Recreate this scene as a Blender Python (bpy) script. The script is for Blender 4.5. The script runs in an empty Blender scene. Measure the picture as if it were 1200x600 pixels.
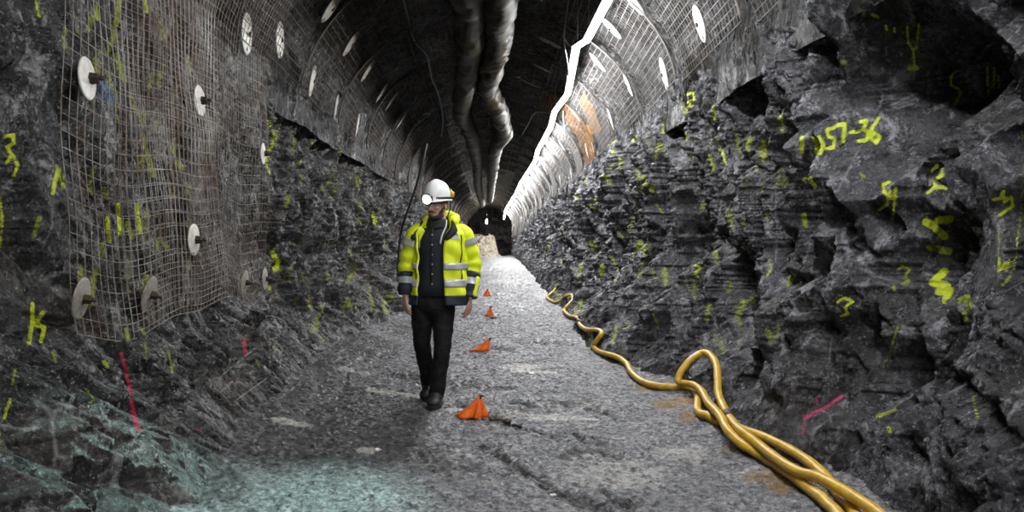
import bpy, math, random
import numpy as np
from mathutils import Vector, Matrix

# ------------------------------------------------------------------ camera, light, exposure
sc = bpy.context.scene
COL = sc.collection
F = 867.0; VX = 574.0; VY = 285.0; H = 1.33       # focal length in px of 1200x600, vanishing point, eye height
cam = bpy.data.cameras.new('camera'); camo = bpy.data.objects.new('camera', cam); COL.objects.link(camo)
camo.location = (0, 0, H); camo.rotation_euler = (math.pi / 2, 0, 0)
cam.sensor_width = 36; cam.lens = F / 1200 * 36
cam.shift_x = (600 - VX) / 1200; cam.shift_y = -(300 - VY) / 1200
cam.clip_start = 0.05; cam.clip_end = 300
sc.camera = camo
w = bpy.data.worlds.new('tunnel_dark'); sc.world = w; w.use_nodes = True
w.node_tree.nodes['Background'].inputs[0].default_value = (0.5, 0.52, 0.56, 1)
w.node_tree.nodes['Background'].inputs[1].default_value = 0.006
STRIP_E = 138.0       # emission of the LED strip
HEADLAMP_W = 270.0
fill = bpy.data.lights.new('front_fill_light', 'AREA'); fill.shape = 'RECTANGLE'; fill.size = 1.4; fill.size_y = 0.7; fill.energy = 58; fill.color = (1.0, 0.98, 0.95)
fo = bpy.data.objects.new('front_fill_light', fill); COL.objects.link(fo); fo.location = (0.0, -3.0, 3.3)      # added fill, no lamp known here; brightens near walls and the person's front
fo.rotation_euler = (math.radians(80), 0, 0)
sc.view_settings.view_transform = 'Standard'; sc.view_settings.look = 'None'
sc.view_settings.gamma = 1; sc.view_settings.use_curve_mapping = False
sc.view_settings.exposure = 0.68

# ------------------------------------------------------------------ helpers: noise
def _h(ix, iy, seed):
    h = (ix.astype(np.int64) * 374761393 + iy.astype(np.int64) * 668265263 + seed * 974634777) & 0xFFFFFFFF
    h = ((h ^ (h >> 13)) * 1274126177) & 0xFFFFFFFF
    h = ((h ^ (h >> 16)) * 2246822519) & 0xFFFFFFFF
    h = h ^ (h >> 15)
    return (h & 0xFFFFFF) / float(0xFFFFFF)

def vnoise(x, y, seed=0):
    x = np.asarray(x, float); y = np.asarray(y, float)
    ix = np.floor(x); iy = np.floor(y); fx = x - ix; fy = y - iy
    ux = fx * fx * fx * (fx * (fx * 6 - 15) + 10); uy = fy * fy * fy * (fy * (fy * 6 - 15) + 10)
    a = _h(ix, iy, seed); b = _h(ix + 1, iy, seed); c = _h(ix, iy + 1, seed); d = _h(ix + 1, iy + 1, seed)
    return (a * (1 - ux) + b * ux) * (1 - uy) + (c * (1 - ux) + d * ux) * uy * 1.0 - 0.5

def fbm(x, y, seed=0, o=4, g=0.5):
    s = 0; a = 1.0
    for i in range(o):
        s = s + a * vnoise(x, y, seed + i * 17); a *= g
        x = np.asarray(x) * 2.03 + 5.1; y = np.asarray(y) * 1.97 - 3.3
    return s

def facets(x, y, seed=0, tilt=1.0):
    """broken-rock facets: nearest cell's tilted plane (unit cells), and distance to the cell edge"""
    ix = np.floor(x); iy = np.floor(y)
    f1 = np.full(x.shape, 9.0); f2 = np.full(x.shape, 9.0); val = np.zeros(x.shape)
    for dx in (-1, 0, 1):
        for dy in (-1, 0, 1):
            cx = ix + dx; cy = iy + dy
            px = cx + _h(cx, cy, seed); py = cy + _h(cx, cy, seed + 1)
            ddx = x - px; ddy = y - py
            d = ddx * ddx + ddy * ddy
            v = (_h(cx, cy, seed + 2) - 0.5) + tilt * ((_h(cx, cy, seed + 3) - 0.5) * ddx + (_h(cx, cy, seed + 4) - 0.5) * ddy) * 1.6
            new = d < f1
            f2 = np.where(new, f1, np.minimum(f2, d))
            f1 = np.where(new, d, f1); val = np.where(new, v, val)
    return val, np.sqrt(f2) - np.sqrt(f1)

def sstep(a, b, x):
    t = np.clip((x - a) / (b - a), 0, 1); return t * t * (3 - 2 * t)

# ------------------------------------------------------------------ helpers: pixels of the photograph to points in the tunnel
def on_floor(px, py, h=0.0):
    Y = F * (H - h) / (py - VY); return Vector(((px - VX) * Y / F, Y, h))
def at_y(px, py, Y):
    return Vector(((px - VX) * Y / F, Y, H + (VY - py) * Y / F))
def at_x(px, py, X):
    return at_y(px, py, F * X / (px - VX))
def at_z(px, py, Z):
    return at_y(px, py, F * (Z - H) / (VY - py))

# ------------------------------------------------------------------ helpers: objects
def mesh_from(name, V, Fc, mats, midx=None, smooth=True):
    me = bpy.data.meshes.new(name)
    me.from_pydata([tuple(v) for v in V], [], [tuple(f) for f in Fc])
    for m in (mats if isinstance(mats, (list, tuple)) else [mats]): me.materials.append(m)
    if midx is not None: me.polygons.foreach_set('material_index', np.array(midx, dtype=np.int32))
    me.polygons.foreach_set('use_smooth', np.full(len(me.polygons), smooth))
    me.update(); return me

def link(name, me, parent=None):
    o = bpy.data.objects.new(name, me); COL.objects.link(o)
    if parent: o.parent = parent
    return o
def tag(o, label=None, cat=None, group=None, kind=None):
    if label: o['label'] = label
    if cat: o['category'] = cat
    if group: o['group'] = group
    if kind: o['kind'] = kind
    return o
def empty(name, loc=(0, 0, 0), label=None, cat=None, group=None):
    o = bpy.data.objects.new(name, None); COL.objects.link(o); o.location = loc; o.empty_display_size = 0.1
    return tag(o, label, cat, group)

class MB:
    def __init__(s): s.V = []; s.F = []; s.M = []
    def add(s, V, Fc, m=0):
        b = len(s.V); s.V += [tuple(v) for v in V]
        for f in Fc: s.F.append(tuple(i + b for i in f)); s.M.append(m)
        return s
    def loft(s, rings, closed=True, cap=True, m=0):
        n = len(rings[0]); V = [p for r in rings for p in r]; Fc = []
        for i in range(len(rings) - 1):
            for j in range(n if closed else n - 1):
                k = (j + 1) % n
                Fc.append((i * n + j, i * n + k, (i + 1) * n + k, (i + 1) * n + j))
        if cap and closed:
            Fc.append(tuple(range(n - 1, -1, -1))); Fc.append(tuple((len(rings) - 1) * n + j for j in range(n)))
        return s.add(V, Fc, m)
    def tube(s, P, r, n=8, cap=True, m=0, flat=1.0):
        P = [Vector(p) for p in P]; R = r if isinstance(r, (list, tuple, np.ndarray)) else [r] * len(P)
        rings = []; u = None
        for i, p in enumerate(P):
            t = (P[min(i + 1, len(P) - 1)] - P[max(i - 1, 0)])
            if t.length < 1e-9: t = Vector((0, 0, 1))
            t.normalize()
            if u is None:
                u = t.cross(Vector((0, 0, 1)))
                if u.length < 0.1: u = t.cross(Vector((0, 1, 0)))
            u = (u - t * u.dot(t)).normalized(); v = t.cross(u)
            rings.append([p + (u * math.cos(a) + v * math.sin(a) * flat) * R[i] for a in (2 * math.pi * j / n for j in range(n))])
        return s.loft(rings, True, cap, m)
    def ell(s, c, r, n=14, k=10, rot=None, m=0):
        V = []; c = Vector(c)
        for i in range(k + 1):
            th = math.pi * i / k
            for j in range(n):
                a = 2 * math.pi * j / n
                p = Vector((r[0] * math.sin(th) * math.cos(a), r[1] * math.sin(th) * math.sin(a), r[2] * math.cos(th)))
                V.append((rot @ p if rot else p) + c)
        Fc = [(i * n + j, (i + 1) * n + j, (i + 1) * n + (j + 1) % n, i * n + (j + 1) % n) for i in range(k) for j in range(n)]
        return s.add(V, Fc, m)
    def cap(s, a, b, ra, rb, n=12, m=0):
        a = Vector(a); b = Vector(b); d = (b - a)
        L = d.length; t = d / L; P = []; R = []
        for q in (90, 60, 30, 0): P.append(a - t * ra * math.sin(math.radians(q))); R.append(max(ra * math.cos(math.radians(q)), 1e-4))
        for q in (0, 30, 60, 90): P.append(b + t * rb * math.sin(math.radians(q))); R.append(max(rb * math.cos(math.radians(q)), 1e-4))
        return s.tube(P, R, n, m=m)
    def box(s, c, d, rot=None, m=0):
        V = []
        for x in (-1, 1):
            for y in (-1, 1):
                for z in (-1, 1):
                    p = Vector((x * d[0] / 2, y * d[1] / 2, z * d[2] / 2)); V.append((rot @ p if rot else p) + Vector(c))
        return s.add(V, [(0, 1, 3, 2), (4, 6, 7, 5), (0, 4, 5, 1), (2, 3, 7, 6), (0, 2, 6, 4), (1, 5, 7, 3)], m)
    def obj(s, name, mats, parent=None, smooth=True):
        return link(name, mesh_from(name, s.V, s.F, mats, s.M, smooth), parent)

def spline(P, per=8):
    P = [Vector(p) for p in P]; out = []
    for i in range(len(P) - 1):
        p0 = P[max(i - 1, 0)]; p1 = P[i]; p2 = P[i + 1]; p3 = P[min(i + 2, len(P) - 1)]
        for k in range(per):
            t = k / per
            out.append(0.5 * ((2 * p1) + (p2 - p0) * t + (2 * p0 - 5 * p1 + 4 * p2 - p3) * t * t + (3 * p1 - p0 - 3 * p2 + p3) * t ** 3))
    out.append(P[-1]); return out

def mod_remesh(o, vox, smooth=0):
    m = o.modifiers.new('remesh', 'REMESH'); m.mode = 'VOXEL'; m.voxel_size = vox; m.use_smooth_shade = True
    if smooth:
        q = o.modifiers.new('smooth', 'SMOOTH'); q.factor = 0.5; q.iterations = smooth
def mod_wrinkle(o, size, strength):
    t = bpy.data.textures.new(o.name + '_folds', 'CLOUDS'); t.noise_scale = size; t.noise_depth = 2
    d = o.modifiers.new('folds', 'DISPLACE'); d.texture = t; d.strength = strength; d.mid_level = 0.5; d.texture_coords = 'LOCAL'

# ------------------------------------------------------------------ helpers: materials
def newmat(name):
    m = bpy.data.materials.new(name); m.use_nodes = True; nt = m.node_tree
    return m, nt, nt.nodes['Principled BSDF']
class N:
    def __init__(s, nt): s.nt = nt; s.tc = nt.nodes.new('ShaderNodeTexCoord').outputs['Object']
    def L(s, a, b): s.nt.links.new(a, b)
    def noise(s, scale, detail=6, rough=0.6, dist=0.0, vec=None):
        n = s.nt.nodes.new('ShaderNodeTexNoise'); s.L(vec or s.tc, n.inputs['Vector'])
        n.inputs['Scale'].default_value = scale; n.inputs['Detail'].default_value = detail
        n.inputs['Roughness'].default_value = rough; n.inputs['Distortion'].default_value = dist
        return n.outputs['Fac']
    def voro(s, scale, feature='F1', vec=None, out='Distance'):
        n = s.nt.nodes.new('ShaderNodeTexVoronoi'); s.L(vec or s.tc, n.inputs['Vector']); n.feature = feature
        n.inputs['Scale'].default_value = scale; return n.outputs[out]
    def mapv(s, scale=(1, 1, 1), rot=(0, 0, 0)):
        n = s.nt.nodes.new('ShaderNodeMapping'); s.L(s.tc, n.inputs['Vector'])
        n.inputs['Scale'].default_value = scale; n.inputs['Rotation'].default_value = rot; return n.outputs[0]
    def ramp(s, fac, a, b, ca=(0, 0, 0), cb=(1, 1, 1), mid=()):
        n = s.nt.nodes.new('ShaderNodeValToRGB'); s.L(fac, n.inputs[0]); e = n.color_ramp.elements
        e[0].position = a; e[0].color = (*ca, 1); e[1].position = b; e[1].color = (*cb, 1)
        for p, c in mid: q = e.new(p); q.color = (*c, 1)
        return n.outputs[0]
    def mix(s, fac, a, b, mode='MIX'):
        n = s.nt.nodes.new('ShaderNodeMix'); n.data_type = 'RGBA'; n.blend_type = mode
        for i, v in ((0, fac), (6, a), (7, b)):
            if isinstance(v, bpy.types.NodeSocket): s.L(v, n.inputs[i])
            elif i == 0: n.inputs[0].default_value = v
            else: n.inputs[i].default_value = (*v, 1)
        return n.outputs[2]
    def math(s, op, a, b=0.0, clamp=False):
        n = s.nt.nodes.new('ShaderNodeMath'); n.operation = op; n.use_clamp = clamp
        for i, v in ((0, a), (1, b)):
            if isinstance(v, bpy.types.NodeSocket): s.L(v, n.inputs[i])
            else: n.inputs[i].default_value = v
        return n.outputs[0]
    def vmath(s, op, a, b):
        n = s.nt.nodes.new('ShaderNodeVectorMath'); n.operation = op
        for i, v in ((0, a), (1, b)):
            if isinstance(v, bpy.types.NodeSocket): s.L(v, n.inputs[i])
            else: n.inputs[i].default_value = v
        return n
    def facet(s, scale, stretch, rot):
        """height of randomly tilted flat facets, as broken rock has"""
        v = s.mapv(stretch, rot)
        w_ = s.nt.nodes.new('ShaderNodeTexNoise'); s.L(v, w_.inputs['Vector']); w_.inputs['Scale'].default_value = scale * 0.8; w_.inputs['Detail'].default_value = 3
        v = s.vmath('ADD', v, s.vmath('MULTIPLY', s.vmath('SUBTRACT', w_.outputs['Color'], (0.5, 0.5, 0.5)).outputs[0], (0.7 / scale,) * 3).outputs[0])
        n = s.nt.nodes.new('ShaderNodeTexVoronoi'); s.L(v.outputs[0], n.inputs['Vector']); n.inputs['Scale'].default_value = scale
        d = s.vmath('SUBTRACT', v.outputs[0], n.outputs['Position']); c = s.vmath('SUBTRACT', n.outputs['Color'], (0.5, 0.5, 0.5))
        dot = s.vmath('DOT_PRODUCT', d.outputs[0], c.outputs[0]).outputs['Value']
        return s.math('ADD', s.math('MULTIPLY', dot, scale * 1.2), s.math('MULTIPLY', n.outputs['Distance'], 0.25))
    def attr(s, name):
        n = s.nt.nodes.new('ShaderNodeAttribute'); n.attribute_name = name; return n
    def bump(s, h, strength, dist, prev=None):
        n = s.nt.nodes.new('ShaderNodeBump'); s.L(h, n.inputs['Height']); n.inputs['Strength'].default_value = strength
        n.inputs['Distance'].default_value = dist
        if prev: s.L(prev, n.inputs['Normal'])
        return n.outputs[0]

def plain(name, col, rough=0.5, metal=0.0, var=0.25, scale=30, bump=0.0, col2=None, spec=0.5):
    m, nt, b = newmat(name); n = N(nt)
    c2 = col2 or tuple(c * (1 - var) for c in col)
    n.L(n.mix(n.ramp(n.noise(scale, 5), 0.35, 0.65), col, c2), b.inputs['Base Color'])
    b.inputs['Roughness'].default_value = rough; b.inputs['Metallic'].default_value = metal
    b.inputs['Specular IOR Level'].default_value = spec
    if bump: n.L(n.bump(n.noise(scale * 2, 4), bump, 0.01), b.inputs['Normal'])
    return m

def rock_mat(name, dark, mid, light, warm, warm_amt, spec=0.5):
    m, nt, b = newmat(name); n = N(nt)
    base = n.mix(n.ramp(n.noise(1.7, 9, 0.66, 0.4), 0.40, 0.60), dark, mid)
    base = n.mix(n.math('MULTIPLY', n.ramp(n.noise(5.0, 12, 0.78, 0.6, n.mapv((1, 1, 0.6), (0.3, 0.5, 0))), 0.535, 0.60), 0.75), base, light)
    base = n.mix(n.ramp(n.noise(30, 5, 0.75), 0.34, 0.54, (0.8, 0.8, 0.8), (0, 0, 0)), base, tuple(c * 0.45 for c in dark))
    base = n.mix(n.math('MULTIPLY', n.ramp(n.noise(55, 3, 0.7), 0.60, 0.70), 0.55), base, tuple(min(1, c * 1.5) for c in light))
    base = n.mix(n.math('MULTIPLY', n.ramp(n.noise(16, 9, 0.8, 1.0), 0.57, 0.63), 0.6), base, light)
    base = n.mix(n.math('MULTIPLY', n.ramp(n.noise(1.1, 5, 0.6), 0.5, 0.66), warm_amt), base, warm)
    vein = n.ramp(n.voro(1.3, 'DISTANCE_TO_EDGE', n.mapv((1, 0.6, 0.35), (0.5, 0.35, 0.2))), 0.0, 0.012, (0.5, 0.5, 0.5), (0, 0, 0))
    base = n.mix(n.math('MULTIPLY', vein, n.ramp(n.noise(2.2, 3), 0.5, 0.6)), base, light)
    pa = n.attr('paint')
    edge = n.math('ADD', pa.outputs['Alpha'], n.math('MULTIPLY', n.math('SUBTRACT', n.noise(60, 6, 0.78), 0.5), 1.15))
    fac = n.math('MULTIPLY', n.ramp(edge, 0.36, 0.62), n.ramp(pa.outputs['Alpha'], 0.03, 0.12))
    base = n.mix(n.math('MULTIPLY', fac, 0.92), base, pa.outputs['Color'])
    n.L(base, b.inputs['Base Color'])
    n.L(n.ramp(n.noise(7, 6, 0.65), 0.38, 0.62, (0.24,) * 3, (0.62,) * 3), b.inputs['Roughness'])
    b.inputs['Specular IOR Level'].default_value = spec
    f1 = n.facet(4.5, (1, 1, 0.6), (0.35, 0.2, 0)); f2 = n.facet(12, (1, 1, 0.65), (0.2, 0.5, 0.3)); f3 = n.facet(30, (1, 1, 0.8), (0.6, 0.1, 0.2))
    h0 = n.bump(f1, 1.0, 0.20); h0 = n.bump(f2, 1.0, 0.085, h0); h1 = n.bump(f3, 0.9, 0.034, h0)
    h2 = n.bump(n.noise(10, 9, 0.68, 0.4, n.mapv((1, 1, 0.75), (0.4, 0.2, 0))), 0.7, 0.07, h1)
    n.L(n.bump(n.noise(60, 5, 0.7), 0.9, 0.016, h2), b.inputs['Normal'])
    return m

def M_floor():
    m, nt, b = newmat('wet_gravel_floor'); n = N(nt)
    wet = n.attr('wet').outputs['Fac']; pale = n.attr('pale').outputs['Fac']; rust = n.attr('rust').outputs['Fac']
    grain = n.noise(27, 7, 0.78); g2 = n.voro(26, 'F1')
    c = n.mix(n.ramp(grain, 0.40, 0.60), (0.050, 0.050, 0.055), (0.54, 0.54, 0.555))
    c = n.mix(n.ramp(n.noise(24, 6, 0.75), 0.40, 0.56, (0.85,) * 3, (0, 0, 0)), c, (0.05, 0.05, 0.055))
    c = n.mix(n.ramp(n.noise(2.0, 8, 0.65, 0.3, n.mapv((0.7, 1.5, 1))), 0.40, 0.66, (0, 0, 0), (0.55,) * 3), c, (0.065, 0.065, 0.07))
    c = n.mix(n.math('MULTIPLY', n.ramp(n.noise(110, 3, 0.7), 0.60, 0.68), 0.7), c, (0.5, 0.5, 0.5))
    wn = n.math('MULTIPLY', wet, n.math('ADD', n.math('MULTIPLY', n.math('SUBTRACT', n.noise(9, 9, 0.75, 0.8), 0.5), 2.6), 1.0), True)
    wf = n.ramp(wn, 0.30, 0.55)
    c = n.mix(n.math('MULTIPLY', wf, n.ramp(grain, 0.42, 0.60, (0.93,) * 3, (0.55,) * 3)), c, (0.016, 0.0155, 0.015))
    pf = n.ramp(n.math('MULTIPLY', pale, n.math('ADD', n.math('MULTIPLY', n.math('SUBTRACT', n.noise(12, 9, 0.75), 0.5), 2.8), 1.0), True), 0.38, 0.62)
    c = n.mix(n.math('MULTIPLY', pf, 0.8), c, (0.52, 0.50, 0.46))
    rf = n.ramp(n.math('MULTIPLY', rust, n.math('ADD', n.math('MULTIPLY', n.math('SUBTRACT', n.noise(14, 8, 0.75), 0.5), 3.0), 1.1), True), 0.36, 0.62)
    c = n.mix(n.math('MULTIPLY', rf, 0.85), c, (0.24, 0.13, 0.03))
    n.L(c, b.inputs['Base Color'])
    n.L(n.mix(wf, n.ramp(n.noise(4, 5), 0.35, 0.65, (0.28,) * 3, (0.58,) * 3), (0.28,) * 3), b.inputs['Roughness'])
    h = n.bump(n.facet(18, (1, 1, 1), (0.2, 0.3, 0.1)), 1.0, 0.05); h = n.bump(n.facet(42, (1, 1, 1), (0.5, 0.1, 0.4)), 1.0, 0.022, h); h = n.bump(n.noise(30, 7, 0.75), 0.8, 0.03, h)
    n.L(n.bump(n.noise(6, 6, 0.6), 0.5, 0.05, h), b.inputs['Normal'])
    return m

MAT_ROCK_L = rock_mat('rock_left', (0.011, 0.011, 0.012), (0.048, 0.0475, 0.0475), (0.42, 0.415, 0.405), (0.085, 0.063, 0.043), 0.5)
MAT_ROCK_R = rock_mat('rock_right', (0.010, 0.010, 0.0125), (0.042, 0.0415, 0.049), (0.34, 0.337, 0.368), (0.07, 0.06, 0.045), 0.25)
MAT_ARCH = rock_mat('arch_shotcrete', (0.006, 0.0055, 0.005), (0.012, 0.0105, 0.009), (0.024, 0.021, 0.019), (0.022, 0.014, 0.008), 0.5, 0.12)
MAT_FLOOR = M_floor()
MAT_END = plain('pale_rubble', (0.30, 0.26, 0.19), 0.8, scale=3, var=0.6, bump=0.5)
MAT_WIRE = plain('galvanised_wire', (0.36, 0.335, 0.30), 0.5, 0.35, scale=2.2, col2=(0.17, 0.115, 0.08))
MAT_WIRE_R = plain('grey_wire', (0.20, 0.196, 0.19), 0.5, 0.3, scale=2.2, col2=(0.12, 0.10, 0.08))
MAT_WIRE_D = plain('dimmed_brown_wire', (0.070, 0.055, 0.041), 0.7, 0.1, scale=2.2, col2=(0.034, 0.025, 0.019))  # brown, darkened to paint in the weak light on left vault and crown
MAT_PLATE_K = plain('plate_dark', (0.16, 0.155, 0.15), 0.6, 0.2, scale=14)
MAT_WIRE_RUST = plain('rusty_wire', (0.26, 0.125, 0.03), 0.7, 0.1, scale=3, col2=(0.12, 0.05, 0.012))
MAT_PLATE = plain('plate_zinc', (0.58, 0.57, 0.53), 0.5, 0.15, scale=14, col2=(0.40, 0.37, 0.32))
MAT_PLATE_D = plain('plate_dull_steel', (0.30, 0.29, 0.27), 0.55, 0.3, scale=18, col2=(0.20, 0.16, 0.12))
MAT_NUT = plain('rusty_nut', (0.055, 0.035, 0.025), 0.6, 0.4, scale=60)
MAT_DUCT = plain('duct_fabric', (0.046, 0.033, 0.014), 0.55, 0.0, scale=3.5, col2=(0.009, 0.008, 0.006), bump=0.35, spec=0.25)
MAT_DUCT_G = plain('duct_coupling_grey', (0.07, 0.07, 0.068), 0.4, 0.0, scale=9)
MAT_CABLE = plain('black_cable', (0.018, 0.018, 0.018), 0.45, scale=20)
MAT_CABLE_G = plain('grey_cable', (0.30, 0.30, 0.30), 0.5, scale=20)
MAT_HOSE = plain('yellow_hose_rubber', (0.62, 0.40, 0.035), 0.38, scale=18, col2=(0.45, 0.26, 0.03))
MAT_ORANGE = plain('orange_fabric', (0.95, 0.20, 0.015), 0.38, scale=25, col2=(0.80, 0.11, 0.01), bump=0.6)
MAT_DARKPIN = plain('dark_pin', (0.03, 0.025, 0.02), 0.6, scale=40)
MAT_STONE = plain('loose_stone', (0.20, 0.17, 0.13), 0.8, scale=20, col2=(0.07, 0.06, 0.05), bump=0.5)
MAT_YEL = plain('hi_vis_yellow', (0.84, 0.95, 0.018), 0.6, scale=8, var=0.10)
MAT_NAVY = plain('navy_fabric', (0.012, 0.016, 0.038), 0.7, scale=40)
MAT_BLACK = plain('black_lining', (0.010, 0.010, 0.012), 0.8, scale=40)
MAT_SHIRT = plain('dark_shirt', (0.014, 0.016, 0.024), 0.75, scale=50)
MAT_TROUSER = plain('black_trousers', (0.0075, 0.0075, 0.009), 0.75, scale=50, spec=0.3)
MAT_REFL = plain('silver_reflective', (0.52, 0.53, 0.54), 0.35, 0.2, scale=60, var=0.12)
MAT_SKIN = plain('skin', (0.62, 0.36, 0.27), 0.5, scale=30, var=0.15)
MAT_BEARD = plain('beard_hair', (0.045, 0.028, 0.02), 0.8, scale=160, bump=0.8)
MAT_HELMET = plain('white_helmet', (0.80, 0.80, 0.79), 0.28, scale=20, var=0.06)
MAT_BOOT = plain('black_boot', (0.020, 0.020, 0.021), 0.55, scale=30)
MAT_SOLE = plain('boot_sole', (0.012, 0.012, 0.012), 0.8, scale=30)
MAT_PLASTIC = plain('black_plastic', (0.02, 0.02, 0.022), 0.4, scale=30)
MAT_EARY = plain('yellow_plastic', (0.75, 0.5, 0.03), 0.4, scale=30)
MAT_BTN = plain('shirt_button', (0.35, 0.35, 0.36), 0.35, scale=30)
MAT_GREEN = plain('badge_green', (0.02, 0.25, 0.12), 0.5, scale=30)
MAT_WHITE = plain('white_cloth', (0.7, 0.7, 0.7), 0.6, scale=30, var=0.1)
MAT_EYE = plain('eye', (0.4, 0.4, 0.4), 0.2, scale=200, col2=(0.05, 0.04, 0.03))
def emis(name, col, s):
    m, nt, b = newmat(name); b.inputs['Base Color'].default_value = (*col, 1)
    b.inputs['Emission Color'].default_value = (*col, 1); b.inputs['Emission Strength'].default_value = s; return m
MAT_LED = emis('led_light', (0.97, 0.98, 1.0), STRIP_E)
MAT_LENS = emis('headlamp_light', (0.60, 1.0, 0.74), 14)
MAT_WARM = emis('far_lamp_light', (1.0, 0.86, 0.6), 60)
mg, nt, b = newmat('clear_lens'); b.inputs['Base Color'].default_value = (0.85, 0.8, 0.7, 1); b.inputs['Roughness'].default_value = 0.08
b.inputs['Alpha'].default_value = 0.22; MAT_GLASS = mg

# ------------------------------------------------------------------ the rock
def foot(side, Y):
    if side < 0: return np.interp(Y, [-5, 3, 3.7, 5.4, 7.5, 9.5, 11.5, 13, 20, 45, 80], [1.45, 1.45, 1.50, 1.70, 1.78, 1.85, 1.75, 1.65, 1.7, 1.8, 2.0])
    return np.interp(Y, [-5, 3, 3.7, 4.5, 5.4, 6.8, 7.6, 8.5, 12, 18, 33, 50, 80], [2.0, 2.0, 1.97, 1.84, 1.72, 1.78, 1.55, 1.32, 1.34, 1.45, 1.75, 2.1, 2.3])
def base(side, Y, z):
    f = foot(side, Y)
    prof = np.interp(z, [-0.2, 0, 0.15, 0.4, 0.8, 1.2, 2.0, 3.0, 3.6], [-0.06, 0, 0.16, 0.45, 0.84, 0.92, 0.96, 1.0, 1.0] if side < 0 else [-0.06, 0, 0.10, 0.30, 0.66, 0.84, 0.93, 1.0, 1.0])
    return f + (2.46 - f) * prof
# hollows in the rock seen in the photo: pixel, half size in metres along / up, depth
HOLLOWS = {1: [(1010, 85, 0.50, 0.34, 0.65), (985, 100, .28, .20, .5), (1060, 110, 0.30, 0.22, 0.5), (1150, 165, 0.22, 0.20, 0.5), (882, 385, 0.45, 0.24, 0.55), (860, 330, .4, .3, .3), (940, 230, 0.14, 0.5, 0.35), (905, 170, .2, .5, .3), (1040, 420, 0.30, 0.10, 0.22),
               (1000, 260, 0.30, 0.10, 0.20), (800, 290, 0.5, 0.3, 0.3), (930, 60, .3, .4, .25), (1120, 40, .2, .3, .2)],
           -1: [(10, 305, 0.25, 0.2, 0.25), (240, 375, 0.4, 0.14, 0.25), (440, 290, 1.6, 0.35, 0.35), (330, 340, .3, .2, .2), (345, 115, .3, .25, .25), (90, 330, 0.2, 0.2, 0.15), (120, 500, .2, .1, .12)]}
CALM = {1: [(985, 160, 0.55, 0.20), (1045, 232, .18, .18), (1098, 210, .16, .14), (1172, 240, .16, .14), (1098, 290, .2, .3), (1180, 305, .15, .2), (965, 480, .3, .12), (1000, 560, .4, .2)]}
def disp(side, Y, z):
    sd = 11 if side < 0 else 57
    wy = Y + 0.30 * fbm(Y * 1.1, z * 1.1, sd + 3, 3); wz = z + 0.30 * fbm(Y * 1.1 + 9, z * 1.1, sd + 5, 3)
    rt = 0.42 if side < 0 else -0.38
    ca, sa = math.cos(rt), math.sin(rt)
    u = wy * ca + wz * sa; v = -wy * sa + wz * ca
    p1, e1 = facets(u / 0.60, v / 1.5, sd); p2, e2 = facets(u / 0.24 + 7, v / 0.58, sd + 20); p3, e3 = facets(u / 0.10, v / 0.20 + 3, sd + 40); p4, e4 = facets(u / 0.05 + 1, v / 0.085 + 3, sd + 50)
    big = 0.34 * fbm(Y * 0.55, z * 0.7, sd + 60, 3); d = 0.28 * p1 + 0.15 * p2 + 0.085 * p3 + 0.034 * p4 + 0.05 * fbm(Y * 9, z * 6, sd + 80, 4, 0.6)
    calm = np.ones_like(d)
    for px, py, ry, rz in CALM.get(side, []):
        c = at_x(px, py, side * 2.3); calm = calm - 1.05 * np.exp(-(((Y - c.y) / ry) ** 2 + ((z - c.z) / rz) ** 2) ** 1.5)
    calm = np.clip(calm, 0.08, 1)
    d = big + d * calm - 0.12 * (1 - sstep(0, 0.07, e1)) * calm - 0.05 * (1 - sstep(0, 0.10, e2)) * calm
    for px, py, ry, rz, dep in HOLLOWS[side]:
        c = at_x(px, py, side * 2.3)
        q = ((Y - c.y) / ry) ** 2 + ((z - c.z) / rz) ** 2
        d = d - dep * np.exp(-q ** 1.5)
    if side < 0:
        k = sstep(3.5, 4.2, Y) * (1 - sstep(7.8, 8.4, Y)) * sstep(0.45, 0.8, z); d = d * (1 - 0.72 * k)
    amp = (0.22 + 0.78 * sstep(0.0, 0.55, z)) * (1 - 0.75 * sstep(2.75, 3.3, z))
    far = 1.0 - 0.25 * sstep(15, 40, Y)
    return d * amp * far + 0.02 * (z < 0.4) * fbm(Y * 14, z * 14, sd + 90, 3)
def rock_x(side, Y, z):
    return side * (base(side, Y, z) - disp(side, Y, z))

def floor_z(X, Y):
    X = np.asarray(X, float); Y = np.asarray(Y, float)
    z = 0.022 * fbm(X * 0.9, Y * 0.7, 301, 3) + 0.012 * fbm(X * 5, Y * 4, 311, 3) + 0.014 * fbm(X * 24, Y * 20, 321, 3, 0.6)
    z = z + 0.05 * sstep(1.25, 1.9, X) + 0.07 * sstep(1.25, 1.8, -X)
    r = np.abs(fbm(X * 0.8 + Y * 0.25, Y * 0.35 - X * 0.2, 331, 3))
    z = z + 0.012 * facets(X / 0.055, Y / 0.06, 341)[0] * sstep(0.3, 0.0, fbm(X * 0.6, Y * 0.5, 351, 2))
    return z - 0.012 * (1 - sstep(0.0, 0.03, r))

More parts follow.
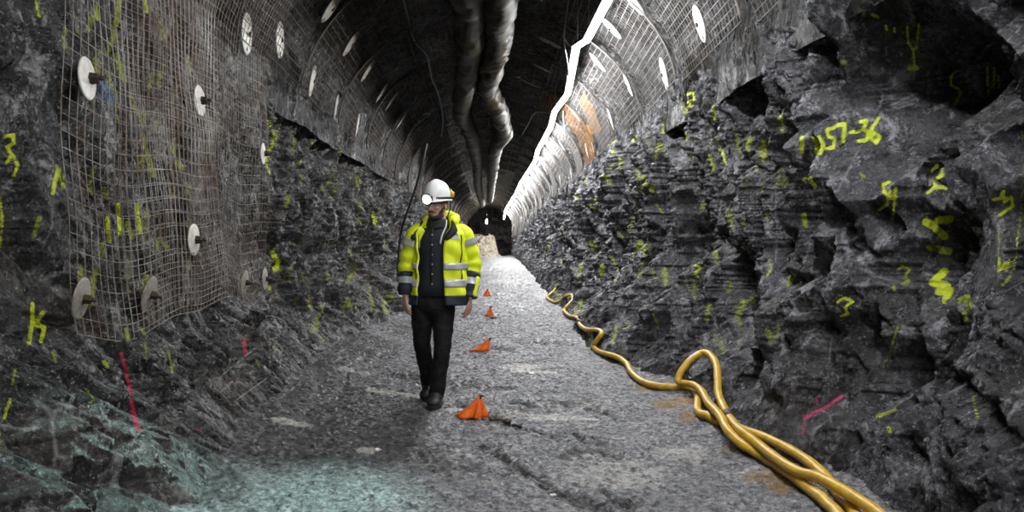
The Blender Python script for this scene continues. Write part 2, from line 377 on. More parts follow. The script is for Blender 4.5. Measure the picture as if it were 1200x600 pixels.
# paint: (colour, alpha, half width px, polyline in px)
YEL = (0.62, 0.72, 0.01); DYEL = (0.33, 0.38, 0.02); RED = (0.55, 0.02, 0.07); PINK = (0.65, 0.05, 0.16); BLUE = (0.10, 0.22, 0.42); RUST = (0.15, 0.075, 0.03); WHT = (0.42, 0.42, 0.42)
TEAL = (0.20, 0.30, 0.28)
PAINT_R = [
 (YEL, 1, 2.6, [(940, 161), (940, 178)]), (YEL, 1, 2.4, [(953, 161), (958, 168), (956, 178), (962, 180), (965, 170), (960, 160)]),
 (YEL, 1, 2.3, [(977, 150), (969, 152), (971, 160), (978, 163), (977, 173), (970, 174)]), (YEL, 1, 2.5, [(981, 147), (990, 145), (988, 166)]),
 (YEL, 1, 2.4, [(997, 155), (1006, 154)]), (YEL, 1, 2.3, [(1008, 143), (1016, 141), (1012, 151), (1018, 156), (1014, 165), (1006, 165)]),
 (YEL, 1, 2.3, [(1030, 138), (1022, 150), (1021, 162), (1027, 168), (1031, 160), (1024, 156)]),
 (YEL, 1, 2.0, [(1043, 213), (1035, 216), (1036, 225), (1041, 231), (1039, 240), (1031, 246)]), (YEL, 1, 1.8, [(1043, 224), (1042, 233), (1050, 231)]), (YEL, 1, 1.8, [(1050, 220), (1046, 256)]),
 (YEL, 1, 2.0, [(1093, 200), (1098, 194), (1104, 198), (1104, 206), (1095, 210), (1095, 220), (1087, 226)]), (YEL, 1, 2.6, [(1099, 219), (1109, 220)]),
 (YEL, 1, 2.0, [(1164, 234), (1173, 232), (1176, 224), (1177, 237), (1185, 231), (1187, 241), (1178, 248), (1170, 253)]),
 (YEL, 1, 4.5, [(1085, 260), (1092, 264)]), (YEL, 1, 4.5, [(1100, 258), (1113, 257)]), (YEL, 1, 4.5, [(1097, 268), (1107, 277)]), (DYEL, 1, 4.5, [(1090, 290), (1112, 295)]),
 (YEL, 1, 4.5, [(1107, 318), (1093, 331), (1110, 335)]), (YEL, 1, 4.5, [(1100, 342), (1113, 340), (1108, 352)]),
 (DYEL, 1, 4, [(1125, 352), (1134, 348), (1136, 360)]), (DYEL, 1, 3.5, [(1130, 366), (1132, 374)]),
 (YEL, 0.9, 1.8, [(1171, 302), (1171, 318), (1178, 308), (1179, 318)]), (YEL, 0.9, 1.8, [(1182, 304), (1182, 312), (1189, 312)]), (YEL, 0.9, 1.4, [(1197, 250), (1191, 290), (1189, 316)]), (DYEL, 1, 2.5, [(1175, 334), (1184, 324)]),
 (DYEL, 0.9, 2.2, [(1052, 316), (1058, 312), (1066, 316), (1060, 324), (1066, 330), (1056, 333)]), (DYEL, 1, 3, [(1047, 337), (1048, 338)]),
 (YEL, 0.85, 2.2, [(981, 354), (990, 349), (1000, 353), (990, 360), (994, 368), (986, 370)]),
 (YEL, 0.9, 2.2, [(1011, 0), (1012, 18)]), (YEL, 0.9, 2.4, [(1022, 17), (1029, 20)]), (YEL, 0.9, 2, [(1063, 28), (1064, 50), (1070, 58), (1072, 80)]), (YEL, 0.9, 2, [(1077, 28), (1074, 56)]), (YEL, 0.9, 3, [(1066, 80), (1075, 80)]),
 (YEL, 0.9, 2, [(1038, 30), (1039, 35)]), (YEL, 0.9, 2, [(1048, 33), (1048, 37)]), (DYEL, 0.9, 3.5, [(987, 73), (990, 73)]), (YEL, .8, 1.5, [(1056, 62), (1056, 66)]),
 (YEL, 0.9, 2, [(1121, 84), (1115, 88), (1114, 100), (1123, 104), (1126, 110), (1119, 122)]), (YEL, 0.9, 2, [(1157, 80), (1158, 112)]), (YEL, 0.9, 2, [(1165, 80), (1164, 104)]), (YEL, .9, 2, [(1170, 88), (1172, 112)]), (DYEL, .8, 2, [(1132, 125), (1136, 134)]),
 (DYEL, 0.8, 3, [(916, 8), (913, 20)]), (DYEL, 0.8, 3, [(857, 50), (860, 58)]), (YEL, 0.8, 3, [(884, 43), (886, 53), (890, 70)]), (YEL, 0.85, 1.8, [(803, 112), (812, 108), (814, 116), (806, 120), (812, 124)]),
 (DYEL, 0.8, 3, [(835, 120), (836, 138)]), (DYEL, 0.9, 2.4, [(803, 155), (805, 165)]), (DYEL, .8, 2.5, [(862, 150), (866, 178)]), (YEL, .7, 2.5, [(846, 176), (850, 192)]), (DYEL, .8, 2.5, [(838, 128), (839, 140)]),
 (DYEL, 1, 3.2, [(943, 210), (955, 218)]), (YEL, 0.8, 2.4, [(950, 208), (953, 220)]), (DYEL, 1, 3.4, [(942, 252), (944, 264)]), (YEL, .7, 2.0, [(901, 304), (904, 316), (898, 324)]), (YEL, .8, 2.4, [(813, 310), (822, 314), (814, 320), (818, 326)]),
 (DYEL, .8, 2.2, [(803, 330), (812, 345), (816, 356)]), (DYEL, .9, 2, [(1052, 382), (1046, 402), (1036, 430)]), (YEL, .8, 2, [(1141, 456), (1141, 470), (1146, 490)]), (DYEL, .9, 2.5, [(1026, 488), (1040, 484), (1050, 480)]), (YEL, .8, 3, [(1041, 502), (1043, 506)]),
 (DYEL, .7, 1.6, [(1172, 250), (1170, 300), (1168, 335)]), (DYEL, .7, 1.2, [(1190, 60), (1198, 160), (1197, 250)]), (WHT, .6, 1.0, [(1068, 205), (1055, 260), (1030, 330), (1015, 385)]), (WHT, .6, 1.0, [(1078, 200), (1076, 255)]), (WHT, .55, 1.0, [(1089, 0), (1090, 55)]), (WHT, .5, .9, [(1140, 20), (1152, 75)]),
 (YEL, .7, 2.5, [(742, 138), (736, 150)]), (YEL, .8, 2.5, [(745, 160), (742, 166)]), (DYEL, .9, 3, [(718, 178), (728, 190), (716, 196)]), (DYEL, .8, 2.5, [(684, 206), (686, 216)]), (YEL, .8, 2, [(697, 234), (700, 238)]), (DYEL, .9, 2, [(748, 208), (756, 206), (758, 216), (750, 218)]), (DYEL, .8, 2.4, [(742, 230), (748, 240)]),
 (DYEL, .8, 2.4, [(724, 272), (732, 282)]), (DYEL, .8, 2, [(753, 282), (756, 300)]), (YEL, .7, 2, [(741, 290), (741, 300)]), (DYEL, .7, 2, [(700, 288), (704, 300)]), (DYEL, .7, 2, [(660, 270), (662, 276)]), (YEL, .6, 1.6, [(790, 376), (796, 384)]), (DYEL, .7, 2, [(866, 402), (868, 416)]),
 (DYEL, .8, 2.4, [(690, 240), (700, 246)]), (YEL, .6, 2, [(713, 170), (722, 165)]), (DYEL, .8, 3, [(1010, 205), (1012, 207)]),
 (DYEL, .8, 2.6, [(672, 222), (676, 232)]), (YEL, .7, 2.4, [(706, 205), (712, 212)]), (DYEL, .9, 2.6, [(772, 168), (768, 186)]), (DYEL, .8, 2.6, [(716, 300), (724, 316)]), (YEL, .7, 2.4, [(764, 316), (768, 326)]), (DYEL, .8, 2.6, [(838, 290), (842, 306)]), (DYEL, .8, 2.6, [(770, 240), (778, 252)]), (DYEL, .8, 2.6, [(856, 250), (858, 268)]), (YEL, .7, 2.2, [(655, 300), (658, 306)]), (DYEL, .9, 2.8, [(832, 182), (836, 200)]),
 (PINK, 1, 1.9, [(943, 491), (955, 483), (972, 475), (987, 464)]), (PINK, .8, 1.6, [(940, 482), (943, 497), (940, 512)]), (PINK, .8, 2.4, [(957, 466), (958, 474)]), (PINK, .6, 2, [(776, 374), (778, 378)]),
]
PAINT_L = [
 (YEL, 1, 2.2, [(6, 160), (16, 158), (16, 168), (8, 172), (14, 182), (8, 190)]), (YEL, 1, 2.2, [(15, 182), (21, 194), (16, 206)]), (YEL, .9, 3, [(68, 200), (64, 215), (62, 226)]), (DYEL, 1, 3, [(72, 203), (74, 220)]),
 (YEL, 1, 2.6, [(38, 356), (38, 378), (34, 402)]), (YEL, 1, 2.6, [(50, 366), (42, 380), (52, 384), (48, 400)]), (DYEL, .8, 4, [(46, 256), (40, 276)]), (YEL, .8, 2.5, [(0, 232), (3, 258), (0, 290)]), (YEL, .9, 2, [(42, 0), (46, 20)]),
 (DYEL, .9, 4, [(108, 20), (104, 34)]), (DYEL, .9, 3, [(113, 6), (114, 22)]), (DYEL, .8, 4, [(140, 2), (134, 40), (126, 62)]), (DYEL, .7, 4, [(76, 34), (76, 55)]), (DYEL, .7, 5, [(112, 70), (114, 84)]),
 (DYEL, .85, 3.5, [(137, 68), (146, 94)]), (DYEL, .7, 3.5, [(152, 112), (165, 140)]), (DYEL, .75, 3.5, [(168, 158), (172, 180)]), (YEL, .9, 3, [(126, 256), (128, 282)]), (YEL, .9, 3, [(139, 240), (140, 272)]), (YEL, .9, 3, [(160, 240), (164, 272)]), (DYEL, .9, 4, [(150, 262), (155, 278)]),
 (DYEL, .8, 4, [(172, 178), (180, 205)]), (DYEL, .9, 4, [(208, 190), (213, 196)]), (YEL, .6, 4, [(190, 282), (196, 292)]), (DYEL, .8, 4, [(112, 315), (105, 360)]), (YEL, .7, 3, [(170, 0), (172, 14)]), (DYEL, .8, 3, [(66, 194), (72, 202)]),
 (YEL, 1, 3.2, [(319, 296), (326, 308), (322, 316)]), (YEL, .9, 3, [(312, 334), (316, 338)]), (YEL, 1, 2.2, [(315, 142), (323, 160), (318, 172), (312, 186), (315, 202)]), (YEL, .7, 1.6, [(364, 166), (372, 172), (376, 166)]),
 (DYEL, .9, 2.4, [(18, 432), (14, 450)]), (YEL, .9, 2.6, [(12, 468), (5, 490)]), (DYEL, .8, 2, [(0, 505), (2, 530)]), (DYEL, .8, 2.6, [(62, 412), (66, 424)]), (YEL, .7, 3, [(122, 424), (126, 430)]), (DYEL, .8, 2.2, [(100, 455), (110, 468), (104, 476)]),
 (DYEL, .8, 2.4, [(198, 412), (202, 436)]), (DYEL, .8, 3, [(148, 386), (150, 398)]), (DYEL, .8, 2.4, [(165, 384), (172, 396)]), (DYEL, .7, 2.4, [(170, 402), (172, 424)]), (YEL, .9, 3, [(437, 250), (440, 262)]), (YEL, .7, 2, [(421, 238), (425, 246)]), (DYEL, .8, 2, [(418, 252), (424, 262)]), (DYEL, .8, 2, [(408, 290), (412, 300)]), (DYEL, .7, 2, [(300, 422), (304, 430)]), (DYEL, .7, 2, [(323, 404), (328, 414)]), (DYEL, .7, 2, [(384, 326), (386, 336)]), (YEL, .7, 2, [(398, 262), (400, 268)]), (DYEL, .7, 2, [(452, 285), (456, 295)]),
 (WHT, .75, 1.3, [(260, 440), (300, 407)]), (WHT, .75, 1.3, [(278, 468), (313, 443)]), (WHT, .6, 1.3, [(167, 507), (197, 480)]), (WHT, .5, 1.2, [(362, 415), (384, 402)]),  # lit edges of drill-hole grooves, drawn in as pale strokes
 (RED, 1, 2.0, [(142, 414), (148, 436), (154, 462)]), (RED, 1, 2.6, [(154, 470), (158, 490), (162, 504)]), (RED, .9, 2.4, [(286, 398), (288, 414)]), (RED, .5, 2, [(358, 350), (360, 356)]), (RED, .7, 2, [(231, 503), (233, 506)]),
 (BLUE, .62, 9, [(120, 100), (128, 112)]), (BLUE, .5, 9, [(118, 114), (140, 122)]), (RUST, .55, 8, [(203, 0), (205, 90), (200, 260)]), (RUST, .5, 9, [(92, 150), (96, 230)]), (RUST, .5, 8, [(230, 60), (232, 130)]), (RUST, .5, 6, [(190, 250), (196, 300)]), (RUST, .5, 6, [(88, 505), (92, 510)]),
]
PAINT_A = [((0.30, 0.15, 0.03), 1.0, 6, [(676, 105), (688, 125), (698, 150)]), ((0.30, 0.15, 0.03), .9, 5, [(690, 150), (692, 185)])]

_r = random.Random(21)
for _k in range(75):      # faint olive overspray scattered over the rock
    x_, y_ = _r.uniform(632, 930), _r.uniform(105, 400)
    if y_ < 400 - (x_ - 600) * 0.95 + 20 and x_ < 760 and y_ < 285 - (x_ - 620) * 1.15 + 10: continue
    PAINT_R.append((DYEL, _r.uniform(0.55, 0.8), _r.uniform(2.8, 5.5), [(x_, y_), (x_ + _r.uniform(-5, 5), y_ + _r.uniform(5, 18))]))
for _k in range(40):
    x_, y_ = _r.uniform(325, 465), _r.uniform(150, 400)
    if y_ < 95 + (x_ - 325) * 0.9: continue
    PAINT_L.append((DYEL, _r.uniform(0.55, 0.75), _r.uniform(2.8, 4.5), [(x_, y_), (x_ + _r.uniform(-4, 4), y_ + _r.uniform(5, 16))]))
for _k in range(34):
    x_, y_ = _r.uniform(85, 225), _r.uniform(0, 330)
    PAINT_L.append((DYEL, _r.uniform(0.5, 0.75), _r.uniform(2.8, 5), [(x_, y_), (x_ + _r.uniform(-4, 4), y_ + _r.uniform(8, 30))]))

def paint_layer(P, strokes):
    """colour + strength per vertex of a rock surface for sprayed marks and pale groove edges (only where the mark's rock faces the spot it was sprayed from)"""
    Y = np.maximum(P[:, 1], 0.2)
    px = VX + P[:, 0] * F / Y; py = VY - (P[:, 2] - H) * F / Y
    col = np.zeros((len(P), 4)); ok = (P[:, 1] > 1.5) & (px > -60) & (px < 1260) & (py > -60) & (py < 660)
    cx = np.clip(((px + 60) / 5).astype(int), 0, 270); cy = np.clip(((py + 60) / 5).astype(int), 0, 150)
    buf = np.full((271, 151), 1e9); np.minimum.at(buf, (cx[ok], cy[ok]), Y[ok])
    ok &= Y < buf[cx, cy] * 1.04 + 0.12
    idx = np.where(ok)[0]; x = px[idx]; y = py[idx]
    for c, a, wd, pl in strokes:
        a = a * (0.76 if c == DYEL else (0.82 if a < 0.95 else 1.0))
        xs = [p[0] for p in pl]; ys = [p[1] for p in pl]; wd = wd * (0.85 if wd < 2.75 else 0.9); R = wd * 2.2 + 2
        sel = np.where((x > min(xs) - R) & (x < max(xs) + R) & (y > min(ys) - R) & (y < max(ys) + R))[0]
        if not len(sel): continue
        D = np.full(len(sel), 1e9)
        for (x0, y0), (x1, y1) in zip(pl[:-1], pl[1:]):
            dx, dy = x1 - x0, y1 - y0; t = np.clip(((x[sel] - x0) * dx + (y[sel] - y0) * dy) / (dx * dx + dy * dy + 1e-6), 0, 1)
            D = np.minimum(D, np.hypot(x[sel] - x0 - t * dx, y[sel] - y0 - t * dy))
        al = a * (1 - sstep(wd * 0.55, wd * 1.7, D)); g = idx[sel]
        up = al > col[g, 3]
        col[g[up], :3] = c; col[g[up], 3] = al[up]
        z = (~up) & (col[g, 3] == 0); 
    return col

def grid_obj(name, X, Y, Z, mat, flip=False, attrs=None):
    r, c = X.shape; P = np.stack([X, Y, Z], -1).reshape(-1, 3)
    i = np.arange(r * c).reshape(r, c)
    q = np.stack([i[:-1, :-1], i[:-1, 1:], i[1:, 1:], i[1:, :-1]], -1).reshape(-1, 4)
    if flip: q = q[:, ::-1]
    me = bpy.data.meshes.new(name); me.vertices.add(len(P)); me.vertices.foreach_set('co', P.ravel())
    me.loops.add(q.size); me.polygons.add(len(q)); me.loops.foreach_set('vertex_index', q.ravel().astype(np.int32))
    me.polygons.foreach_set('loop_start', np.arange(0, q.size, 4, dtype=np.int32))
    me.polygons.foreach_set('loop_total', np.full(len(q), 4, dtype=np.int32)) if bpy.app.version < (4, 1, 0) else None
    me.update(calc_edges=True); me.polygons.foreach_set('use_smooth', np.ones(len(q), bool))
    for k, v in (attrs or {}).items():
        if v.ndim == 2:
            a = me.attributes.new(k, 'FLOAT_COLOR', 'POINT'); a.data.foreach_set('color', v.ravel().astype(np.float32))
        else:
            a = me.attributes.new(k, 'FLOAT', 'POINT'); a.data.foreach_set('value', v.astype(np.float32))
    me.materials.append(mat); me.update()
    return link(name, me), P

YEND = 78.0
ys = [2.4]
while ys[-1] < YEND: ys.append(ys[-1] * (1.0017 if 3.0 < ys[-1] < 6.6 else 1.0034))
ys = np.array(list(np.arange(-4, 2.4, 0.08)) + ys)
zs = np.arange(-0.15, 3.36, 0.0085)
for side, nm, mat, strokes in ((-1, 'wall_left', MAT_ROCK_L, PAINT_L), (1, 'wall_right', MAT_ROCK_R, PAINT_R)):
    Zg, Yg = np.meshgrid(zs, ys, indexing='ij')
    D = disp(side, Yg, Zg); dy_ = np.diff(ys); dz_ = zs[1] - zs[0]
    for rep in range(2):
        for j in range(1, len(ys)): D[:, j] = np.minimum(D[:, j], D[:, j - 1] + 1.35 * dy_[j - 1])
        for j in range(len(ys) - 2, -1, -1): D[:, j] = np.minimum(D[:, j], D[:, j + 1] + 1.35 * dy_[j])
        for i in range(1, len(zs)): D[i] = np.minimum(D[i], D[i - 1] + 1.35 * dz_)
        for i in range(len(zs) - 2, -1, -1): D[i] = np.minimum(D[i], D[i + 1] + 1.35 * dz_)
    Xg = side * (base(side, Yg, Zg) - D)
    Zj = Zg + 0.03 * fbm(Yg * 4, Zg * 4, 200 + side, 3) * sstep(0.3, 0.6, Zg); Yj = Yg + 0.03 * fbm(Yg * 4, Zg * 4, 220 + side, 3)
    P = np.stack([Xg, Yj, Zj], -1).reshape(-1, 3)
    o, _ = grid_obj(nm, Xg, Yj, Zj, mat, flip=(side > 0), attrs={'paint': paint_layer(P, strokes)})
    tag(o, kind='structure')

# floor
fx = np.arange(-2.3, 2.45, 0.016)
fy = [2.8]
while fy[-1] < YEND: fy.append(fy[-1] * 1.0048)
fy = np.array(list(np.arange(-4, 2.8, 0.1)) + fy)
Xg, Yg = np.meshgrid(fx, fy, indexing='ij')
def floor_blobs(items):
    v = np.zeros(Xg.shape)
    Yc = np.maximum(Yg, 0.3); px = VX + Xg * F / Yc; py = VY + H * F / Yc
    for x, y, rx, ry, a in items:
        v = np.maximum(v, a * np.exp(-(((px - x) / rx) ** 2 + ((py - y) / ry) ** 2) ** 1.3) * (Yg > 1))
    return v.ravel()
def floor_strokes(items):
    v = np.zeros(Xg.shape); Yc = np.maximum(Yg, 0.3); px = VX + Xg * F / Yc; py = VY + H * F / Yc
    for wd, a, pl in items:
        D = np.full(Xg.shape, 1e9)
        for (x0, y0), (x1, y1) in zip(pl[:-1], pl[1:]):
            dx, dy = x1 - x0, y1 - y0; t = np.clip(((px - x0) * dx + (py - y0) * dy) / (dx * dx + dy * dy), 0, 1)
            D = np.minimum(D, np.hypot((px - x0 - t * dx) * 0.7, py - y0 - t * dy))
        v = np.maximum(v, a * (1 - sstep(wd * 0.1, wd * 1.3, D)) * (Yg > 1))
    return v.ravel()
CRACKS = [(6, .95, [(560, 522), (575, 527), (590, 536), (598, 545), (605, 552)]), (4, .95, [(590, 560), (598, 552), (606, 550), (618, 558), (630, 560), (650, 572)]), (8, .95, [(640, 568), (652, 577), (665, 580), (678, 588), (690, 588), (704, 598), (720, 604)]), (4, 1, [(668, 505), (678, 511), (684, 517), (696, 516), (708, 519)]), (5, 1, [(658, 534), (674, 531), (690, 530), (700, 526), (712, 533), (725, 534)]), (3, .9, [(590, 494), (606, 500), (625, 503), (640, 509), (660, 510)]), (3, .9, [(598, 470), (612, 471), (624, 475), (612, 478)]), (3, .85, [(690, 480), (706, 484), (725, 488)]), (6, .9, [(642, 474), (655, 470), (668, 474), (690, 471)]), (3, .8, [(700, 572), (715, 580), (722, 588), (740, 597)]), (3, .9, [(610, 402), (640, 405), (660, 403), (690, 404), (720, 400)]), (3, .8, [(555, 405), (600, 410)]), (3, .8, [(540, 447), (560, 452), (600, 453)]), (3, .8, [(500, 470), (520, 476), (545, 474)])]
crk = floor_strokes(CRACKS)
Zg = floor_z(Xg, Yg) - 0.035 * crk.reshape(Xg.shape)
wet = np.maximum(floor_blobs([(390, 495, 130, 65, 0.85), (470, 528, 70, 14, 1.0), (300, 530, 90, 40, 0.62), (370, 445, 110, 45, 0.60), (430, 412, 60, 22, 0.60), (470, 385, 40, 14, .55), (260, 570, 40, 25, 0.75), (520, 545, 60, 10, .7), (430, 500, 60, 8, .8), (340, 512, 50, 6, .8), (520, 450, 60, 14, .5), (740, 590, 50, 8, .6), (600, 346, 40, 2.5, .8), (590, 357, 30, 2, .8), (610, 335, 35, 2, .8), (640, 402, 35, 3, .8), (865, 532, 40, 6, .7), (480, 440, 40, 8, .7)]),
  crk)
pale = np.maximum(floor_blobs([(340, 500, 34, 3.5, 0.95), (610, 429, 30, 5, 0.85), (430, 527, 14, 5, .85), (630, 487, 60, 6, .6), (700, 470, 60, 10, .45), (720, 555, 110, 30, .52), (800, 530, 50, 14, .6), (600, 312, 40, 5, .6), (600, 330, 45, 6, .55), (640, 345, 30, 8, .5), (690, 400, 20, 6, .6), (575, 570, 30, 5, .5), (700, 530, 25, 4, .6)]),  # far blobs paint in the strip's reflection; the others are lighter ground
  floor_strokes([(4, 1, [(432, 455), (460, 460), (505, 467)]), (3, .9, [(525, 480), (560, 478)]), (3, .8, [(595, 483), (640, 490), (700, 492)]), (3, .8, [(600, 434), (650, 436)]), (3, .7, [(400, 434), (440, 437)])]))
rust = floor_blobs([(790, 475, 35, 8, 0.7), (805, 492, 14, 8, 0.8), (760, 456, 25, 5, .7), (895, 560, 40, 10, 0.6), (915, 575, 20, 10, .7), (586, 490, 18, 6, .5), (850, 530, 30, 8, .4), (715, 425, 20, 4, .5)])
o, _ = grid_obj('floor', Xg, Yg, Zg, MAT_FLOOR, flip=True, attrs={'wet': wet, 'pale': pale, 'rust': rust}); tag(o, kind='structure')

# arch over the rock walls
AA, AB, SZ = 2.46, 2.0, 3.0
def arch(theta, inn=0.0):
    """point (x, z) of the vault: theta 0 at the right springing, pi at the left; outside that range straight down"""
    if theta < 0: return (AA - inn, SZ + theta * 2.2)
    if theta > math.pi: return (-AA + inn, SZ - (theta - math.pi) * 2.2)
    return ((AA - inn) * math.cos(theta), SZ + (AB - inn) * math.sin(theta))
th = np.linspace(-0.06, math.pi + 0.06, 170)
cy = [2.0]
while cy[-1] < YEND: cy.append(cy[-1] * 1.012)
cy = np.array(list(np.arange(-4, 2.0, 0.25)) + cy)
Tg, Yg = np.meshgrid(th, cy, indexing='ij')
rr = 0.10 * fbm(Tg * 3, Yg * 0.8, 401, 4) + 0.05 * facets(Tg * 4, Yg * 1.2, 405)[0] + 0.03
Xg = (AA + rr) * np.cos(np.clip(Tg, 0, math.pi)); Zg = SZ + (AB + rr) * np.sin(np.clip(Tg, 0, math.pi)) + 2.2 * (np.minimum(Tg, 0) - np.maximum(Tg - math.pi, 0))
P = np.stack([Xg, Yg, Zg], -1).reshape(-1, 3)
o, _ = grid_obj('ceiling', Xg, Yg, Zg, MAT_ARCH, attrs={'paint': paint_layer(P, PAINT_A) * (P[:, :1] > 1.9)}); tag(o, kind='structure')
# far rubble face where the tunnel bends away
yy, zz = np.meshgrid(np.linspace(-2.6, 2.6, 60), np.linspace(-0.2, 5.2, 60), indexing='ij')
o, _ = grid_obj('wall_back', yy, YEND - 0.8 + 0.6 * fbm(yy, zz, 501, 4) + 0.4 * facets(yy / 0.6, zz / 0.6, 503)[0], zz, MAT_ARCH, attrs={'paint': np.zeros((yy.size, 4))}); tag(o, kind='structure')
xx, yh = np.meshgrid(np.linspace(-2.3, 1.1, 70), np.linspace(71.5, 78, 80), indexing='ij')
hz = np.clip((yh - 72) / 4.2, 0, 1) ** 1.2 * 2.1 * (1 - sstep(0.3, 1.1, xx)) + 0.35 * fbm(xx * 1.5, yh * 1.5, 511, 4) * sstep(72, 73, yh) + 0.18 * facets(xx * 3, yh * 3, 513)[0] * sstep(72, 73, yh) - 0.05
o, _ = grid_obj('rubble_heap', xx, yh, hz, MAT_END, flip=True); tag(o, 'pale heap of blasted rubble closing the far end of the tunnel', 'rubble')

# ------------------------------------------------------------------ LED strip along the vault
pts = [at_z(726, -25, 4.00), at_z(715, 0, 4.00), at_z(690, 47, 4.02), at_z(677, 55, 4.08), at_z(667, 110, 4.00), at_z(651, 131, 4.04), at_z(646, 150, 4.00), at_z(631, 176, 4.00), at_z(628, 188, 4.06), at_z(610, 215, 4.00), at_z(604, 228, 4.00), at_z(593, 245, 3.95), Vector((1.45, 76, 3.85))]
near = [Vector((1.38, y, 4.00 + 0.04 * math.sin(y * 2.1))) for y in (-3.8, -2, 0, 2, 4, 6)]
path = near + pts
strip = empty('light_strip', (1.5, 6, 4.3), 'bright white LED light strip zigzagging along the right side of the vault', 'light strip')
def rel(o): return o
def straight(P, per=3):
    out = []
    for a, b2 in zip(P[:-1], P[1:]):
        for k in range(per): out.append(a.lerp(b2, k / per))
    return out + [P[-1]]
sp = straight(path, 3); off = Vector(strip.location)
MB().tube([p - off for p in sp], [0.018 + 0.0006 * max(p.y, 0) for p in sp], 8).obj('light_tube', MAT_LED, strip)
m = MB(); ring = []
for p in sp:
    q = p - off
    ring.append([q + Vector((-0.085, 0, 0.010)), q + Vector((-0.075, 0, 0.050)), q + Vector((0.055, 0, 0.065)), q + Vector((0.055, 0, 0.055)), q + Vector((-0.065, 0, 0.042)), q + Vector((-0.075, 0, 0.010))])
m.loft(ring); m.obj('strip_light_shield', MAT_CABLE, strip, smooth=False)  # added shield above the tube, keeps its light off the crown
for p in path[:-1:1]:
    x = p.x; zc = SZ + AB * math.sqrt(max(0, 1 - (x / AA) ** 2))
    MB().tube([p - off + Vector((0, 0, 0.05)), Vector((x, p.y, zc + 0.03)) - off], 0.006, 5).obj('hanger', MAT_CABLE_G, strip)

# far lamp lighting the bend
fl = empty('work_lamp', (-0.3, 71, 3.4), 'small bright work lamp hanging far down the tunnel under the ducts', 'lamp')
MB().ell((0, 0, 0), (0.10, 0.10, 0.22)).obj('bulb', MAT_WARM, fl)
MB().tube([(0, 0, 0.2), (0, 0, 1.58)], 0.015, 6).obj('cable', MAT_CABLE, fl)
# ------------------------------------------------------------------ wire mesh sheets
def sheet_mesh(grid_pt, nu, nv, su, sv, r, mat, name, ru=1.0, rv=1.0):
    """woven sheet: wires along u and wires along v over the surface grid_pt(u, v) in [0,1]^2"""
    m = MB()
    for j in range(nv + 1):
        m.tube([grid_pt(k / su, j / nv) for k in range(su + 1)], r * ru, 4, False)
    for i in range(nu + 1):
        m.tube([grid_pt(i / nu, k / sv) for k in range(sv + 1)], r * rv, 4, False)
    return mesh_from(name, m.V, m.F, mat)

def near_panel_pt(Y, t, c={}):
    """t: metres up the sheet from its lower hem"""
    z = 0.80 + t
    return Y, z
py_ = np.linspace(4.05, 8.1, 60); pz_ = np.linspace(0.72, 3.5, 46)
PZ, PY = np.meshgrid(pz_, py_, indexing='ij')
PX = -base(-1, PY, PZ) + disp(-1, PY, PZ)
for k in range(14):
    Q = np.pad(PX, 1, mode='edge'); avg = (Q[:-2, 1:-1] + Q[2:, 1:-1] + Q[1:-1, :-2] + Q[1:-1, 2:]) / 4
    PX = np.maximum(avg, PX * 0.5 + avg * 0.5)
PX = 0.75 * PX + 0.25 * -2.28 + 0.03
def panel_x(Y, z):
    i = np.clip((z - 0.72) / (3.5 - 0.72) * 45, 0, 44.999); j = np.clip((Y - 4.05) / 4.05 * 59, 0, 58.999)
    a = int(i); b2 = int(j); fa = i - a; fb = j - b2
    return float((PX[a, b2] * (1 - fa) + PX[a + 1, b2] * fa) * (1 - fb) + (PX[a, b2 + 1] * (1 - fa) + PX[a + 1, b2 + 1] * fa) * fb)
def panel_pt(Y, z):
    if z <= 3.0: return Vector((panel_x(Y, z), Y, z))
    x, zz = arch(math.pi - (z - 3.0) / 2.2, 0.08); k = min(1, (z - 3.0) / 0.5)
    return Vector((panel_x(Y, min(z, 3.45)) * (1 - k) + x * k, Y, z * (1 - k) + zz * k))
def hem(Y): return 0.80 + 0.05 * math.sin(Y * 2.3) + 0.03 * math.sin(Y * 5.1)
def gp(u, v, y0=4.12, y1=7.95): 
    Y = y0 + (y1 - y0) * u; z0 = hem(Y); return panel_pt(Y + 0.02 * math.sin(v * 17), z0 + (5.0 - z0) * v)
o = link('wire_mesh_sheet', sheet_mesh(gp, 54, 44, 60, 70, 0.0025, MAT_WIRE, 'wire_mesh_sheet'))
tag(o, 'large brown-grey wire mesh sheet bolted over the left rock wall nearest the camera', 'wire mesh')
def gp2(u, v): 
    p = gp(u, v, 4.6, 6.3); return p + Vector((0.014, 0.045, 0.05))
o = link('wire_mesh_sheet', sheet_mesh(gp2, 22, 42, 34, 70, 0.0022, MAT_WIRE, 'wire_mesh_sheet'))
tag(o, 'narrow second wire mesh sheet doubled over the middle of the big left sheet', 'wire mesh')

ORD = ['first', 'second', 'third', 'fourth', 'fifth', 'sixth', 'seventh', 'eighth', 'ninth', 'tenth']
rnd = random.Random(5)
def make_sheet(y0, y1, t0, t1, mat, r, n_along, n_arch, seg, ph, flare=0.11):
    def f(u, v):
        Y = y0 + (y1 - y0) * u; t = t0 + (t1 - t0) * v
        inn = 0.05 + flare * (1 - u) ** 1.6 + 0.035 * math.sin(t * 5 + ph) * (0.4 + u) + 0.03 * math.sin(u * math.pi)
        x, z = arch(t, inn); return Vector((x, Y, z))
    m = sheet_mesh(f, n_along, n_arch, 4, seg, r, mat, 'wire_mesh_sheet', 1.25, 0.6)
    # bright lapped edge of the sheet nearest the camera
    e = MB().tube([f(0, k / seg) for k in range(seg + 1)], r * 2.6, 5)
    return m, mesh_from('lap_edge', e.V, e.F, mat)
def r0(Y): return -0.5 if Y > 60 else float(np.interp(Y, [5, 6.5, 12, 18, 30, 45, 60], [0.16, 0.16, 0.16, 0.05, 0.0, -0.4, -0.5]))
